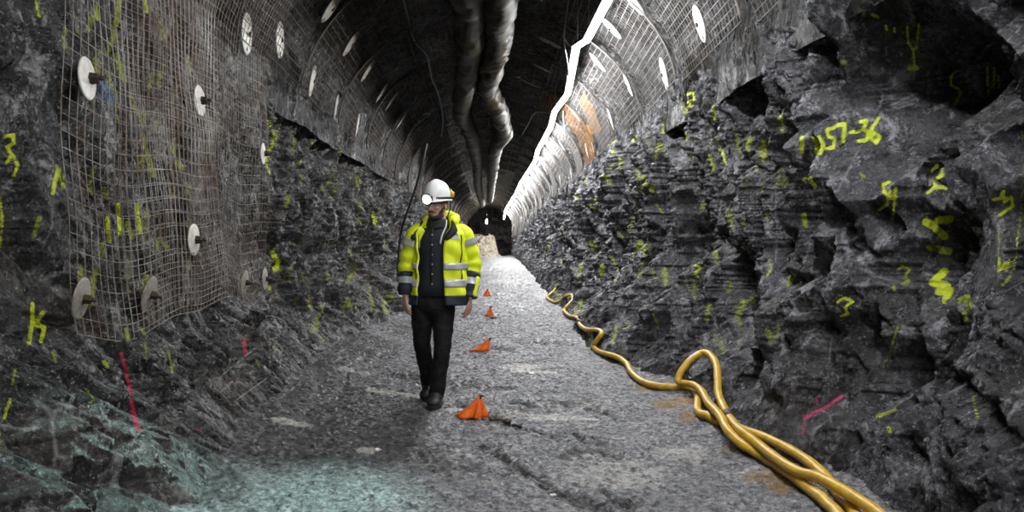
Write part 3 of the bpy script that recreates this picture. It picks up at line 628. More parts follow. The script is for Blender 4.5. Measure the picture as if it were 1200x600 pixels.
def l0(Y): return math.pi + float(np.interp(Y, [7.5, 10, 15, 24, 40, 60], [-0.10, -0.10, 0.02, 0.13, 0.2, 0.3]))
yb = [4.2]
while yb[-1] < 74: yb.append(yb[-1] + (2.3 if yb[-1] < 30 else 3.4))
for i in range(len(yb) - 1):
    y0, y1 = yb[i], yb[i + 1] + 0.12
    far = y0 > 30; step = 0.1 if y0 < 22 else 0.16; rr_ = 0.0042 if y0 < 12 else 0.0042 + 0.00022 * (y0 - 12)
    na = max(8, int((y1 - y0) / step)); 
    for sd in ('right', 'left', 'crown'):
        if sd == 'left' and y0 < 6: continue
        if sd == 'crown' and (y0 > 34 or y0 < 8.5): continue
        t0, t1 = {'right': (r0(y0), 1.05), 'left': (l0(y0), math.pi - 1.02), 'crown': (1.0, math.pi - 0.98)}[sd]
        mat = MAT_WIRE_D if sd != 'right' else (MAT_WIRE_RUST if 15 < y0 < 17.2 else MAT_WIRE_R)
        nn = int(abs(t1 - t0) * 2.25 / step)
        m, e = make_sheet(y0, y1, t0, t1, mat, rr_ * (0.8 if sd == 'crown' else 1), na, nn, 22, i * 1.7 + len(sd), 0.12 + 0.05 * rnd.random())
        o = link('wire_mesh_sheet', m); link('lap_edge', e, o)
        place = {'right': 'right vault', 'left': 'left vault', 'crown': 'dark crown around the ducts'}[sd]
        k = i if sd == 'right' else (i - 1 if sd == 'left' else i - 2)
        if k < 8 and not far:
            lab = f'{ORD[k]} curved wire mesh sheet from the camera on the {place}'
            if mat is MAT_WIRE_RUST: lab = f'orange rust-stained curved wire mesh sheet on the {place}'
            tag(o, lab, 'wire mesh', f'wire mesh sheets on the {sd} vault')
        else:
            tag(o, f'distant curved wire mesh sheet far down the {place}', 'wire mesh', f'distant wire mesh sheets on the {sd} vault')

# ------------------------------------------------------------------ rock bolt plates
def plate_meshes(R, mat, holes):
    m = MB(); prof = [(0.0, 0.018), (R * 0.25, 0.018), (R * 0.45, 0.012), (R * 0.85, 0.004), (R * 0.97, 0.004), (R, 0.0), (R, -0.006), (0.0, -0.006)]
    n = 28; V = []; 
    for r, h in prof:
        for j in range(n): a = 2 * math.pi * j / n; V.append((max(r, 1e-4) * math.cos(a), max(r, 1e-4) * math.sin(a), h))
    m.add(V, [(i * n + j, i * n + (j + 1) % n, (i + 1) * n + (j + 1) % n, (i + 1) * n + j) for i in range(len(prof) - 1) for j in range(n)])
    plate = mesh_from('plate', m.V, m.F, mat)
    kids = []
    b2 = MB().tube([(0, 0, 0.012), (0, 0, 0.020), (0, 0, 0.060), (0, 0, 0.066)], [0.036, 0.036, 0.030, 0.022], 6); kids.append(('nut', mesh_from('nut', b2.V, b2.F, MAT_NUT, smooth=False)))
    b2 = MB().tube([(0, 0, 0.05), (0.003, 0, 0.092)], 0.014, 8); kids.append(('bolt_stub', mesh_from('bolt_stub', b2.V, b2.F, MAT_NUT)))
    if holes:
        kids = [('bolt_head', mesh_from('bolt_head', *(lambda q: (q.V, q.F))(MB().tube([(0, 0, 0.012), (0, 0, 0.035)], 0.026, 6)), MAT_NUT, smooth=False))]
        for s in (-1, 1):
            q = MB().tube([(0, s * R * 0.72, 0.0), (0, s * R * 0.72, 0.0095)], 0.020, 10); kids.append(('hole_plug', mesh_from('hole_plug', q.V, q.F, MAT_NUT)))
    return plate, kids
PL_ROUND = plate_meshes(0.125, MAT_PLATE, False); PL_DULL = plate_meshes(0.145, MAT_PLATE_D, False); PL_BIG = plate_meshes(0.20, MAT_PLATE, True); PL_DARK = plate_meshes(0.20, MAT_PLATE_K, True); PL_DIM = plate_meshes(0.20, MAT_PLATE_D, True)  # dim and dark copies paint the weaker vault light into the plate colour
def put_plate(kind, pos, nrm, label, group, scale=1.0, up=Vector((0, 0, 1))):
    n = Vector(nrm).normalized(); u = up - n * up.dot(n); u.normalize(); s = u.cross(n)
    M = Matrix((s, u, n)).transposed().to_4x4(); M.translation = Vector(pos)
    o = empty('rock_bolt_plate', (0, 0, 0), label, 'bolt plate', group); o.matrix_world = M @ Matrix.Scale(scale, 4)
    link('plate', kind[0], o)
    for nm, me in kind[1]: link(nm, me, o)
    return o
G1 = 'rock bolt plates on the near left mesh'
def left_hit(px, py):
    X = -2.2
    for k in range(12):
        p = at_x(px, py, X); q = panel_pt(min(max(p.y, 4.1), 7.9), min(max(p.z, .8), 3.4)); X = 0.5 * X + 0.5 * q.x
    return p
for px, py, kd, sc_, nrm, lab in [
    (98, 92, PL_ROUND, 1.0, (1, 0.14, 0.05), 'pale round bolt plate on the upper left edge of the near mesh beside blue paint'),
    (231, 118, PL_ROUND, 1.0, (1, 0.04, 0.05), 'white round bolt plate high on the middle of the near left mesh'),
    (224, 281, PL_ROUND, 1.0, (1, 0.05, 0.0), 'white round bolt plate low on the middle of the near left mesh'),
    (91, 350, PL_DULL, 0.85, (1, 0.16, -0.15), 'dull grey round bolt plate at the lower left corner of the near mesh'),
    (171, 345, PL_DULL, 0.85, (1, 0.10, -0.25), 'dull grey tilted bolt plate near the lower hem, right of the corner plate'),
    (284, 331, PL_DULL, 0.8, (1, 0.05, -0.12), 'dull grey narrow bolt plate near the lower right hem of the mesh'),
    (308, 327, PL_DULL, 0.8, (1, 0.05, 0.0), 'dull grey bolt plate at the lower right corner of the near mesh beside yellow paint'),
    (306, 180, PL_ROUND, 0.9, (1, 0.10, 0.0), 'thin edge-on bolt plate on the right edge of the near left mesh'),
    (287, 40, PL_BIG, 1.0, (1, 0.10, -0.06), 'large white three-hole bolt plate high on the near left mesh'),
    (326, 47, PL_BIG, 1.0, (1, 0.08, -0.06), 'large white three-hole bolt plate right of the highest one on the left wall')]:
    p = left_hit(px, py)
    put_plate(kd, p + Vector((0.022, 0, 0)), nrm, lab, G1, sc_)
def vault_plate(kind, Y, t, label, group, sc_=1.0, tip=0.20):
    x, z = arch(t, 0.17); x2, z2 = arch(t, 1.0)
    n = Vector((x2 - x, 0, z2 - z)).normalized() if 0 < t < math.pi else Vector((-1 if t <= 0 else 1, 0, 0))
    tang = Vector((-n.z, 0, n.x)); 
    put_plate(kind, (x, Y, z), n + Vector((0, -0.06 + tip, 0)), label, group, sc_, up=tang if abs(tang.z) > 0.05 else Vector((0, 0, 1)))
def vault_px(px, py, inn=0.17):
    best = None
    for k in range(600):
        Y = 5 + k * 0.05; p = at_y(px, py, Y)
        val = (p.x / (AA - inn)) ** 2 + (max(p.z - SZ, 0) / (AB - inn)) ** 2 - 1
        if val >= 0: break
    t = math.atan2((p.z - SZ) / (AB - inn), p.x / (AA - inn)) if p.z > SZ else ((p.z - SZ) / 2.2 if p.x > 0 else math.pi + (SZ - p.z) / 2.2)
    return Y, t
for px, py, sc_, lab, g in [
    (366, 95, 1.0, 'long thin plate standing on the lower edge of the left vault mesh', 'L'), (387, 9, 1.0, 'uppermost white plate on the left vault mesh, near the top of the picture', 'L'),
    (411, 51, 1.0, 'second white plate in the row climbing down the left vault mesh', 'L'), (430, 83, 1.0, 'third white plate in the row down the left vault mesh', 'L'),
    (447, 109, 1.0, 'fourth dim plate in the row down the left vault mesh', 'L'), (458, 119, 1.0, 'fifth dim plate in the row down the left vault mesh', 'L'), (470, 142, 1.2, 'bright sixth plate in the row down the left vault mesh', 'L'), (481, 155, 1.0, 'seventh small dim plate far along the left vault mesh', 'L'),
    (394, 125, .9, 'dim plate low on the left vault mesh right of the long thin one', 'L'), (419, 147, 1.0, 'pale edge-on plate at the left mesh hem above the rock', 'L'),
    (778, 87, 1.1, 'large pale plate at the lower edge of the right mesh under the seam', 'R'), (820, 28, 1.0, 'cream plate in the middle of the nearest right mesh sheet', 'R'),
    (743, 3, 1.0, 'dim plate at the top of the right mesh seam', 'R'), (716, 33, 1.0, 'white curved plate beside the light strip on the right mesh', 'R'), (700, 73, 1.0, 'white slanting plate just right of the light strip bend', 'R'),
    (736, 100, .9, 'thin edge-on plate low on the second right mesh sheet', 'R'), (716, 140, 1.0, 'tall thin plate at the hem of the right mesh left of the yellow paint', 'R'), (673, 133, 1.0, 'bright plate on the orange stained mesh below the light strip', 'R'),
    (688, 177, .9, 'left one of two pale plates under the orange stained mesh', 'R'), (695, 172, .9, 'right one of two pale plates under the orange stained mesh', 'R'),
    (635, 80, 1.0, 'dim flat plate on the dark crown right of the ducts', 'C'), (622, 98, 1.0, 'lower dim flat plate on the dark crown right of the ducts', 'C'), (645, 50, 1.0, 'faint plate on the dark crown near the grey cable', 'C'), (613, 146, 1.0, 'small faint plate on the crown far past the duct bend', 'C')]:
    Y, t = vault_px(px, py)
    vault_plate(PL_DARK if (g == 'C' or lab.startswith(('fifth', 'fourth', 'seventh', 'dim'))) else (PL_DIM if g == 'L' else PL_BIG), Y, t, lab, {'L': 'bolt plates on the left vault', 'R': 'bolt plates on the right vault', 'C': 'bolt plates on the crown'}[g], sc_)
for k in range(9):
    Y = 20 + k * 3.1
    vault_plate(PL_BIG, Y + 0.6, 0.12 + 0.05 * (k % 2), 'small bright plate far along the right vault mesh', 'far bolt plates on the right vault', 1.0)
    vault_plate(PL_BIG, Y, 0.55, 'small bright plate far along the right vault below the light strip', 'far upper bolt plates on the right vault', 1.0)

# ------------------------------------------------------------------ ventilation ducts
def duct(pathpts, R, label, seed, couplings):
    P = spline(pathpts, 26); o0 = Vector(P[0])
    root = empty('ventilation_duct', o0, label, 'air duct', 'ventilation ducts under the crown')
    rad = []
    s = 0.0
    for i, p in enumerate(P):
        if i: s += (p - P[i - 1]).length
        rad.append(R * (1 + 0.05 * math.sin(s * 3.1 + seed) + 0.06 * float(vnoise(np.array(s * 1.7), np.array(seed * 1.0), seed)) + 0.02 * math.sin(s * 14)))
    m = MB(); m.tube([p - o0 for p in P], rad, 26)
    V = np.array(m.V); nz = fbm(V[:, 1] * 3.0, np.arctan2(V[:, 2], V[:, 0]) * 2, seed, 3)
    wr = 0.018 * np.sin(V[:, 1] * 26 + 5 * nz) * (0.5 + fbm(V[:, 1] * 1.3, V[:, 0] * 3, seed + 9, 2)); V[:, 0] += 0.08 * nz + wr; V[:, 2] += 0.05 * nz + wr; m.V = [tuple(v) for v in V]
    m.obj('duct_hose', MAT_DUCT, root)
    for i in couplings:
        j = min(int(i * len(P)), len(P) - 3)
        MB().tube([P[j] - o0, P[j].lerp(P[j + 1], .5) - o0, P[j + 1] - o0], [rad[j] * 1.03, rad[j] * 1.09, rad[j] * 1.03], 22).obj('coupling_ring', MAT_DUCT_G, root)
    for i in range(6, len(P) - 1, 17):
        p = P[i] - o0; zc = SZ + AB * math.sqrt(max(0, 1 - (P[i].x / AA) ** 2)) - o0.z
        MB().tube([p + Vector((0.0, 0, R * 0.6)), (p.x + 0.05, p.y, zc + 0.05)], 0.006, 5).obj('hanger', MAT_CABLE, root)
ZD = 4.25
duct([(-0.28, 3, ZD), (-0.26, 6, ZD), at_z(551, 5, ZD), at_z(552, 55, ZD), at_z(546, 95, 4.2), at_z(541, 126, 4.15), at_z(545, 143, 4.25), at_z(553, 162, 4.15), at_z(560, 190, 4.2), at_z(560, 215, 4.1), at_z(565, 240, 4.1)], 0.18, 'left one of the two dark sagging ventilation ducts under the crown', 3, [0.55, 0.8])
duct([(0.15, 3, ZD), (0.14, 6, ZD), at_z(586, 3, ZD), at_z(585, 45, 4.3), at_z(577, 80, 4.2), at_z(571, 104, 4.3), at_z(581, 124, 4.15), at_z(587, 138, 4.2), at_z(591, 158, 4.15), at_z(580, 176, 4.2), at_z(577, 205, 4.1), at_z(574, 235, 4.1)], 0.19, 'right one of the two ventilation ducts, kinked with a grey end coupling', 8, [0.255, 0.7, 0.86])

# ------------------------------------------------------------------ cables
def cable(P, r, mat, label, name='cable', per=8):
    return tag(MB().tube(spline(P, per), r, 7).obj(name, mat), label, 'cable')
cable([at_z(670, -20, 4.75), at_z(665, 10, 4.72), at_y(661, 45, 10.5), at_y(665, 75, 11), at_y(667, 104, 12)], 0.010, MAT_CABLE_G, 'grey cable hanging on the ceiling just left of the light strip')
cable([at_y(661, 45, 10.5), at_y(668, 54, 10.8), at_y(676, 55, 11.1)], 0.010, MAT_CABLE_G, 'short cable looping from the grey ceiling cable to the light strip')
cable([at_z(470, -15, 4.6), at_z(478, 20, 4.6), at_z(486, 48, 4.5), at_z(500, 65, 4.5), at_z(506, 92, 4.5), at_z(514, 112, 4.5), at_z(519, 140, 4.4), at_z(517, 160, 4.4)], 0.020, MAT_CABLE, 'dark cable winding along the crown left of the ducts')
cable([at_z(450, 45, 4.4), at_z(462, 52, 4.4), at_z(486, 50, 4.4), at_z(498, 45, 4.4), at_z(506, 60, 4.4)], 0.012, MAT_CABLE, 'loose cable loop crossing the dark left crown')
cable([at_y(500, 168, 14), at_y(493, 200, 14), at_y(482, 235, 14.2), at_y(471, 268, 14.5), at_y(467, 300, 14.6), at_y(466, 330, 14.6)], 0.022, MAT_CABLE, 'black cable running down the left wall behind the person')
cable([at_z(648, 134, 4.35), at_z(628, 132, 4.4), at_z(620, 144, 4.4), at_z(612, 158, 4.4)], 0.016, MAT_CABLE_G, 'thin cable leading from the light strip bend across the crown')
cable([at_z(660, 130, 4.1), at_y(661, 150, 15.5), at_y(663, 165, 15.5)], 0.010, MAT_CABLE_G, 'short loose cable end hanging below the light strip bend')

# ------------------------------------------------------------------ yellow hose
HR = 0.030
def ground(px, py, up):
    p = on_floor(px, py, 0.0)
    for k in range(6):
        h = float(floor_z(p.x, p.y)) + up; p = on_floor(px, py, h)
    # keep clear of the rock
    for k in range(40):
        if p.x < rock_x(1, np.array([p.y]), np.array([max(p.z, 0.0)]))[0] - HR * 1.3: break
        p = p * 0.994 + Vector((0, 0, H)) * 0.006
    return p
def hose(px_pts, label, group=None, per=7):
    P = spline([ground(x, y, u) for x, y, u in px_pts], per)
    for i, p in enumerate(P):
        g = float(floor_z(p.x, p.y)) + HR * 0.9
        if p.z < g: P[i] = Vector((p.x, p.y, g))
    m = MB().tube(P, [HR * (1 + 0.03 * math.sin(i * 0.9)) for i in range(len(P))], 14)
    return tag(m.obj('hose', MAT_HOSE), label, 'hose', group)
u0 = HR
hose([(655, 333, u0), (649, 341, u0), (641, 349, u0), (648, 354, u0), (656, 353, u0), (663, 347, .05), (670, 346, .06), (671, 352, u0), (664, 359, u0), (661, 364, u0), (667, 370, u0), (677, 373, u0), (679, 380, u0), (687, 386, u0), (700, 387, u0), (705, 391, u0), (698, 401, u0), (696, 407, u0), (704, 413, u0), (722, 418, u0), (734, 426, u0), (740, 437, u0), (754, 448, u0), (775, 453, u0), (803, 454, u0), (815, 459, u0), (818, 470, u0), (817, 480, u0), (824, 488, u0), (840, 494, u0), (856, 499, u0), (871, 504, u0), (892, 511, .04), (920, 524, .05), (945, 539, .05), (965, 556, u0), (983, 580, u0), (1000, 600, u0), (1030, 640, u0)],
     'long yellow hose winding along the foot of the right wall into the distance', 'yellow hoses')
hose([(1075, 640, .06), (1027, 600, .09), (1007, 587, .10), (980, 570, .11), (957, 559, .10), (933, 552, .08), (908, 536, .07), (889, 521, .09), (871, 507, .10), (859, 495, .09), (850, 481, .09), (842, 462, .14), (841, 444, .20), (839, 426, .27), (831, 415, .32), (822, 414, .32), (808, 423, .26), (798, 436, .17), (795, 446, .11), (801, 449, .095), (812, 451, .10), (822, 458, .10), (830, 472, .10), (843, 486, .10), (852, 503, .09), (866, 518, .05), (885, 530, u0), (900, 540, u0), (933, 561, u0), (960, 583, u0), (980, 600, u0), (1008, 640, u0)],
     'shorter yellow hose doubled back in a raised loop against the right rock', 'yellow hoses')

hp = [ground(x, y, u) for x, y, u in ((852, 484, .09), (856, 490, .09))]
o = MB().tube([hp[0], hp[1]], HR * 1.12, 14).obj('hose_clamp', MAT_NUT); tag(o, 'narrow dark band clamped round the upper hose near its raised loop', 'clamp')

# ------------------------------------------------------------------ orange marker cloths
def marker(px, py, wpx, hpx, label, seed, lean=0.3, tailed=0.5):
    p = on_floor(px, py, 0.0); s = p.y / F; W = wpx * s; Hh = hpx * s
    p.z = float(floor_z(p.x, p.y))
    root = empty('marker_cloth', p, label, 'marker cloth', 'orange marker cloths along the floor')
    n = 40; rings = []
    for k in range(15):
        t = k / 14; ring = []
        for j in range(n):
            a = 2 * math.pi * j / n; ca, sa = math.cos(a), math.sin(a)
            tail = 1 + tailed * max(0, -ca) ** 3 * (1 - t) ** 2
            rr = ((1 - t) ** 0.75 * 0.42 + 0.035) * tail
            fold = 1 + 0.26 * math.sin(a * 5 + seed + t * 2.5) * (1 - t * 0.4) + 0.20 * math.sin(a * 9 + seed * 2 - t * 3) + 0.30 * float(fbm(np.array(ca * 1.4 + seed), np.array(sa * 1.4 + t * 2), seed, 3))
            zz_ = Hh * (t ** 0.9) * (1 + 0.22 * float(fbm(np.array(ca * 2 + seed), np.array(sa * 2), seed + 5, 2)))
            ring.append(Vector((W * rr * fold * ca + lean * W * t, 0.7 * W * rr * fold * sa, 0.004 + zz_)))
        rings.append(ring)
    m = MB().loft(rings); m.obj('cloth', MAT_ORANGE, root)
    q = MB(); tip = Vector((lean * W, 0, Hh)); q.tube([tip - Vector((0, 0, Hh * 0.2)), tip + Vector((0.01, 0, 0.012)), tip + Vector((0.035, 0.01, 0.004))], [0.010, 0.014, 0.005], 7)
    q.obj('dark_tie', MAT_DARKPIN, root)
    return root
marker(555, 490, 27, 24, 'largest crumpled orange marker cloth on the floor near the person\'s boots', 1, 0.26, 0.7)
marker(567, 411, 13, 14, 'flattened orange marker cloth behind the largest one on the wet floor', 4, 0.5, 1.6)
marker(574, 371, 7, 11, 'small orange marker cloth with a dark base past the flattened one', 7, 0.1)
marker(571, 347, 7, 8, 'farthest tiny orange marker cloth on the floor', 9, 0.0)
# a few loose stones on the floor
def stone(px, py, wpx, label, seed, mat=MAT_STONE, flat=0.45):
    p = on_floor(px, py, 0.0); W = wpx * p.y / F / 2; m = MB().ell((0, 0, 0), (W, W * 0.8, W * flat), 12, 8)
    V = np.array(m.V); V *= (1 + 0.5 * facets(V[:, 0] / W * 1.3 + seed, V[:, 2] / W * 1.6 + V[:, 1] / W, seed)[0])[:, None]; m.V = [tuple(v) for v in V]
    o = m.obj('stone', mat, smooth=False); o.location = (p.x, p.y, float(floor_z(p.x, p.y)) + W * flat * 0.45)
    return tag(o, label, 'stone', 'loose stones on the floor')
stone(580, 492, 16, 'brownish flat stone right beside the largest orange cloth', 3)
stone(594, 494, 13, 'dark brown stone in the small pile right of the largest orange cloth', 5, MAT_BOOT)
stone(607, 499, 12, 'rightmost dark stone of the small pile beside the largest orange cloth', 6, MAT_BOOT)
stone(578, 373, 7, 'dark stone beside the small orange cloth with a dark base', 8, MAT_BOOT)
stone(443, 527, 9, 'pale little stone on the dark wet patch left of the largest orange cloth', 9, MAT_WHITE)
stone(648, 581, 7, 'tiny white stone on the floor near the bottom edge', 12, MAT_WHITE)

# ------------------------------------------------------------------ the person
PY = 6.15; PX0 = (515 - VX) * PY / F
pz = float(floor_z(PX0, PY))
person = empty('person', (PX0, PY, pz), 'person walking in a yellow hi-vis jacket, black trousers and white helmet with a lit headlamp', 'person')
hyaw = math.radians(-24)
HEADC = Vector((-0.022, -0.035, 1.655))
HR_ = Matrix.Rotation(hyaw, 3, 'Z') @ Matrix.Rotation(math.radians(10), 3, 'X')
def hd(x, y, z): return HEADC + HR_ @ Vector((x, y, z))
SL, EL, WL = Vector((-0.185, 0.0, 1.425)), Vector((-0.268, 0.035, 1.150)), Vector((-0.283, -0.015, 0.905))
SR, ER, WR = Vector((0.190, 0.015, 1.425)), Vector((0.272, 0.050, 1.145)), Vector((0.246, -0.035, 0.885))
hipL, kneeL, ankL = Vector((-0.145, 0.02, 0.90)), Vector((-0.150, 0.06, 0.49)), Vector((-0.110, 0.27, 0.13))
hipR, kneeR, ankR = Vector((0.035, 0.02, 0.90)), Vector((0.030, -0.08, 0.48)), Vector((-0.020, -0.06, 0.105))
def hand(m, wrist, d, side, yaw):
    """relaxed hand hanging along d; back of the hand outwards"""
    d = Vector(d).normalized(); nrm = Vector((math.cos(yaw), math.sin(yaw), 0)); nrm = (nrm - d * nrm.dot(d)).normalized()   # out of the back of the hand
    wd = d.cross(nrm).normalized() * side                                                                                    # towards the thumb
    for k in range(4):
        o = (k - 1.5) * 0.021
        a = wrist + d * 0.005 + wd * o * 0.5; kn = wrist + d * (0.092 - 0.006 * abs(k - 1.7)) - wd * o
        m.cap(a - wd * o * 1.0, kn, 0.017, 0.0125, 8)
        L = [0.040, 0.046, 0.043, 0.033][k]
        p1 = kn + (d * 0.93 - nrm * 0.35) * L; p2 = p1 + (d * 0.72 - nrm * 0.70) * L * 0.68; p3 = p2 + (d * 0.35 - nrm * 0.93) * L * 0.5
        m.cap(kn, p1, 0.0115, 0.0100, 8); m.cap(p1, p2, 0.0100, 0.0092, 8); m.cap(p2, p3, 0.0092, 0.0080, 8)
    t0 = wrist + d * 0.025 + wd * 0.022; t1 = t0 + (d * 0.75 + wd * 0.55 - nrm * 0.25) * 0.045; t2 = t1 + (d * 0.95 + wd * 0.12 - nrm * 0.25) * 0.032; t3 = t2 + (d * 0.95 - nrm * 0.35) * 0.024
    m.cap(t0, t1, 0.016, 0.0125, 8); m.cap(t1, t2, 0.0125, 0.011, 8); m.cap(t2, t3, 0.011, 0.009, 8)
m = MB()
m.ell(hd(0, 0.012, 0.035), (0.076, 0.096, 0.092), 20, 14, HR_)            # skull
m.ell(hd(0, -0.028, -0.030), (0.064, 0.064, 0.082), 20, 14, HR_)          # face
m.ell(hd(0, -0.045, -0.082), (0.042, 0.040, 0.034), 14, 10, HR_)          # jaw and chin
m.ell(hd(0, -0.085, 0.020), (0.050, 0.014, 0.012), 12, 8, HR_)            # brow
m.cap(hd(0, -0.090, 0.010), hd(0, -0.112, -0.030), 0.010, 0.014, 10); m.ell(hd(0, -0.104, -0.034), (0.018, 0.013, 0.010), 10, 8, HR_)   # nose
for s in (-1, 1):
    m.ell(hd(s * 0.038, -0.070, -0.022), (0.022, 0.020, 0.018), 10, 8, HR_)   # cheek
    m.ell(hd(s * 0.078, 0.012, -0.015), (0.010, 0.020, 0.032), 10, 8, HR_)    # ear
m.ell(hd(0, -0.088, -0.058), (0.024, 0.010, 0.006), 10, 6, HR_); m.ell(hd(0, -0.085, -0.068), (0.021, 0.010, 0.007), 10, 6, HR_)   # lips
m.cap(hd(0, 0.02, -0.06), (0.0, 0.01, 1.46), 0.058, 0.066, 16)
m.cap((0, 0.01, 1.43), (0, 0.01, 1.36), 0.07, 0.10, 16); m.ell((0, 0.015, 1.27), (0.165, 0.105, 0.20)); m.ell((-0.01, 0.015, 1.08), (0.145, 0.10, 0.17)); m.ell((-0.05, 0.02, 0.93), (0.155, 0.105, 0.13))
for S, E, W_, sd in ((SL, EL, WL, -1), (SR, ER, WR, 1)):
    m.cap((0.06 * sd, 0.015, 1.39), S + Vector((-0.03 * sd, 0.005, -0.045)), 0.05, 0.045); m.cap(S + Vector((-0.03 * sd, 0.005, -0.045)), E, 0.046, 0.040); m.cap(E, W_, 0.042, 0.027)
hand(m, WL, (-0.02, -0.12, -1), 1, math.radians(215)); hand(m, WR, (0.0, -0.14, -1), -1, math.radians(-30))
for h_, k_, a_ in ((hipL, kneeL, ankL), (hipR, kneeR, ankR)):
    m.cap(h_, k_, 0.078, 0.055); m.cap(k_, a_, 0.054, 0.030); m.cap(a_, a_ + Vector((0, -0.055, -0.045)), 0.028, 0.022)
body = m.obj('body', MAT_SKIN, person); mod_remesh(body, 0.0048, 3)
for s in (-1, 1): MB().ell(hd(s * 0.031, -0.082, 0.000), (0.011, 0.009, 0.008), 12, 8, HR_).obj('eye', MAT_EYE, person)
# beard and hair
m = MB()
for k in range(26):
    a = -1.25 + 2.5 * k / 25
    c = hd(0.060 * math.sin(a), 0.004 - 0.078 * math.cos(a), -0.088 - 0.012 * math.cos(a)); m.ell(c, (0.013, 0.013, 0.020), 8, 6, HR_)
    if abs(a) > 0.55: m.ell(hd(0.066 * math.sin(a), 0.0 - 0.072 * math.cos(a), -0.052), (0.008, 0.011, 0.024), 8, 6, HR_)
for k in range(9):
    x = (k - 4) * 0.007; m.ell(hd(x, -0.096 + abs(x) * 0.2, -0.050 - abs(x) * 0.15), (0.008, 0.007, 0.006), 6, 5, HR_)
bo = m.obj('beard', MAT_BEARD, person); mod_remesh(bo, 0.005, 2)
m = MB()
for k in range(22):
    a = 1.5 + (2 * math.pi - 3.0) * k / 21
    m.ell(hd(0.074 * math.sin(a), 0.012 - 0.088 * math.cos(a), 0.0 - 0.018 * (abs(a - math.pi) < 1.4)), (0.008, 0.010, 0.040), 8, 6, HR_)
ho = m.obj('hair', MAT_BEARD, person); mod_remesh(ho, 0.006, 2)
# safety glasses
gl = MB(); rings = []
for k in range(15):
    a = -1.15 + 2.3 * k / 14; x = 0.074 * math.sin(a); y = -0.030 - 0.072 * math.cos(a)
    rings.append([hd(x, y, 0.017), hd(x, y - 0.002, 0.0), hd(x, y, -0.022 + 0.008 * math.exp(-(x / 0.016) ** 2))])
gl.loft(rings, False, False); g = gl.obj('safety_glasses', MAT_GLASS, person)
MB().tube([r[0] for r in rings], 0.0028, 6).obj('glasses_frame', MAT_PLASTIC, g)
for s in (-1, 1): MB().tube([hd(s * 0.070, -0.060, 0.014), hd(s * 0.080, 0.0, 0.010), hd(s * 0.079, 0.03, -0.004)], 0.003, 6).obj('temple_arm', MAT_PLASTIC, g)
# helmet
HT = HR_ @ Matrix.Rotation(math.radians(-6), 3, 'X')
def hh(x, y, z): return HEADC + HT @ Vector((x, y, z))
m = MB(); rings = []; n = 40
for z, r, br in [(0.022, 1.0, 0.0), (0.026, 1.12, 1.0), (0.034, 1.13, 1.0), (0.038, 1.02, 0.15), (0.06, 1.0, 0), (0.09, 0.985, 0), (0.12, 0.93, 0), (0.15, 0.82, 0), (0.175, 0.64, 0), (0.192, 0.42, 0), (0.200, 0.2, 0), (0.202, 0.01, 0)]:
    ring = []
    for j in range(n):
        a = 2 * math.pi * j / n; fr = max(0, math.cos(a)) ** 2
        rr = r + br * 0.22 * fr; x = 0.108 * rr * math.sin(a); y = 0.012 - 0.132 * rr * math.cos(a)
        ridge = 0.006 * (1 + math.cos(a * 2)) * 0.5 * math.exp(-(x / 0.022) ** 2) * (z > 0.10)
        ring.append(hh(x, y, z + ridge - br * fr * 0.012))
    rings.append(ring)
helmet = m.loft(rings).obj('helmet', MAT_HELMET, person)
m = MB(); rings = []
for z, r in ((0.036, 1.02), (0.040, 1.035), (0.058, 1.022), (0.060, 1.0)):
    rings.append([hh(0.108 * r * math.sin(a), 0.012 - 0.132 * r * math.cos(a), z + 0.01 * (math.cos(a) < -2)) for a in (math.pi * 0.16 + math.pi * 1.68 * j / 30 for j in range(31))])
m.loft(rings, False, False).obj('helmet_band', MAT_PLASTIC, helmet)
bx = hh(0, -0.155, 0.045)
hl = MB().tube([hh(0, -0.118, 0.052), hh(0, -0.135, 0.050), hh(0, -0.165, 0.042)], [0.032, 0.040, 0.040], 16).obj('headlamp', MAT_PLASTIC, helmet)
MB().tube([hh(0, -0.164, 0.0425), hh(0, -0.171, 0.041), hh(0, -0.174, 0.040)], [0.038, 0.034, 0.010], 16).obj('lamp_lens', MAT_LENS, hl)
MB().tube([hh(0.09, 0.075, 0.10), hh(0.098, 0.095, 0.085), hh(0.10, 0.10, 0.055)], [0.016, 0.022, 0.016], 10).obj('ear_clip', MAT_EARY, helmet)
MB().tube([hh(0.075, 0.09, 0.125), hh(0.085, 0.098, 0.10), hh(0.088, 0.11, 0.05)], [0.012, 0.015, 0.012], 10).obj('cable_clip', MAT_PLASTIC, helmet)
MB().tube(spline([hh(0.088, 0.105, 0.05), hh(0.10, 0.06, -0.03), hh(0.085, 0.03, -0.10), hd(0.07, 0.03, -0.16)]), 0.0045, 6).obj('chin_strap', MAT_PLASTIC, helmet)
# the headlamp's own light: it lights the wet floor and the wall foot towards the lower left
li = bpy.data.lights.new('headlamp_beam', 'SPOT'); li.energy = HEADLAMP_W; li.color = (0.58, 1.0, 0.90); li.spot_size = math.radians(46); li.spot_blend = 0.85; li.shadow_soft_size = 0.02
lo = bpy.data.objects.new('headlamp_beam', li); COL.objects.link(lo); src = Vector((PX0, PY, pz)) + hh(0, -0.20, 0.038)
lo.location = src; tgt = on_floor(235, 612, 0.12); lo.rotation_euler = (tgt - src).to_track_quat('-Z', 'Y').to_euler()

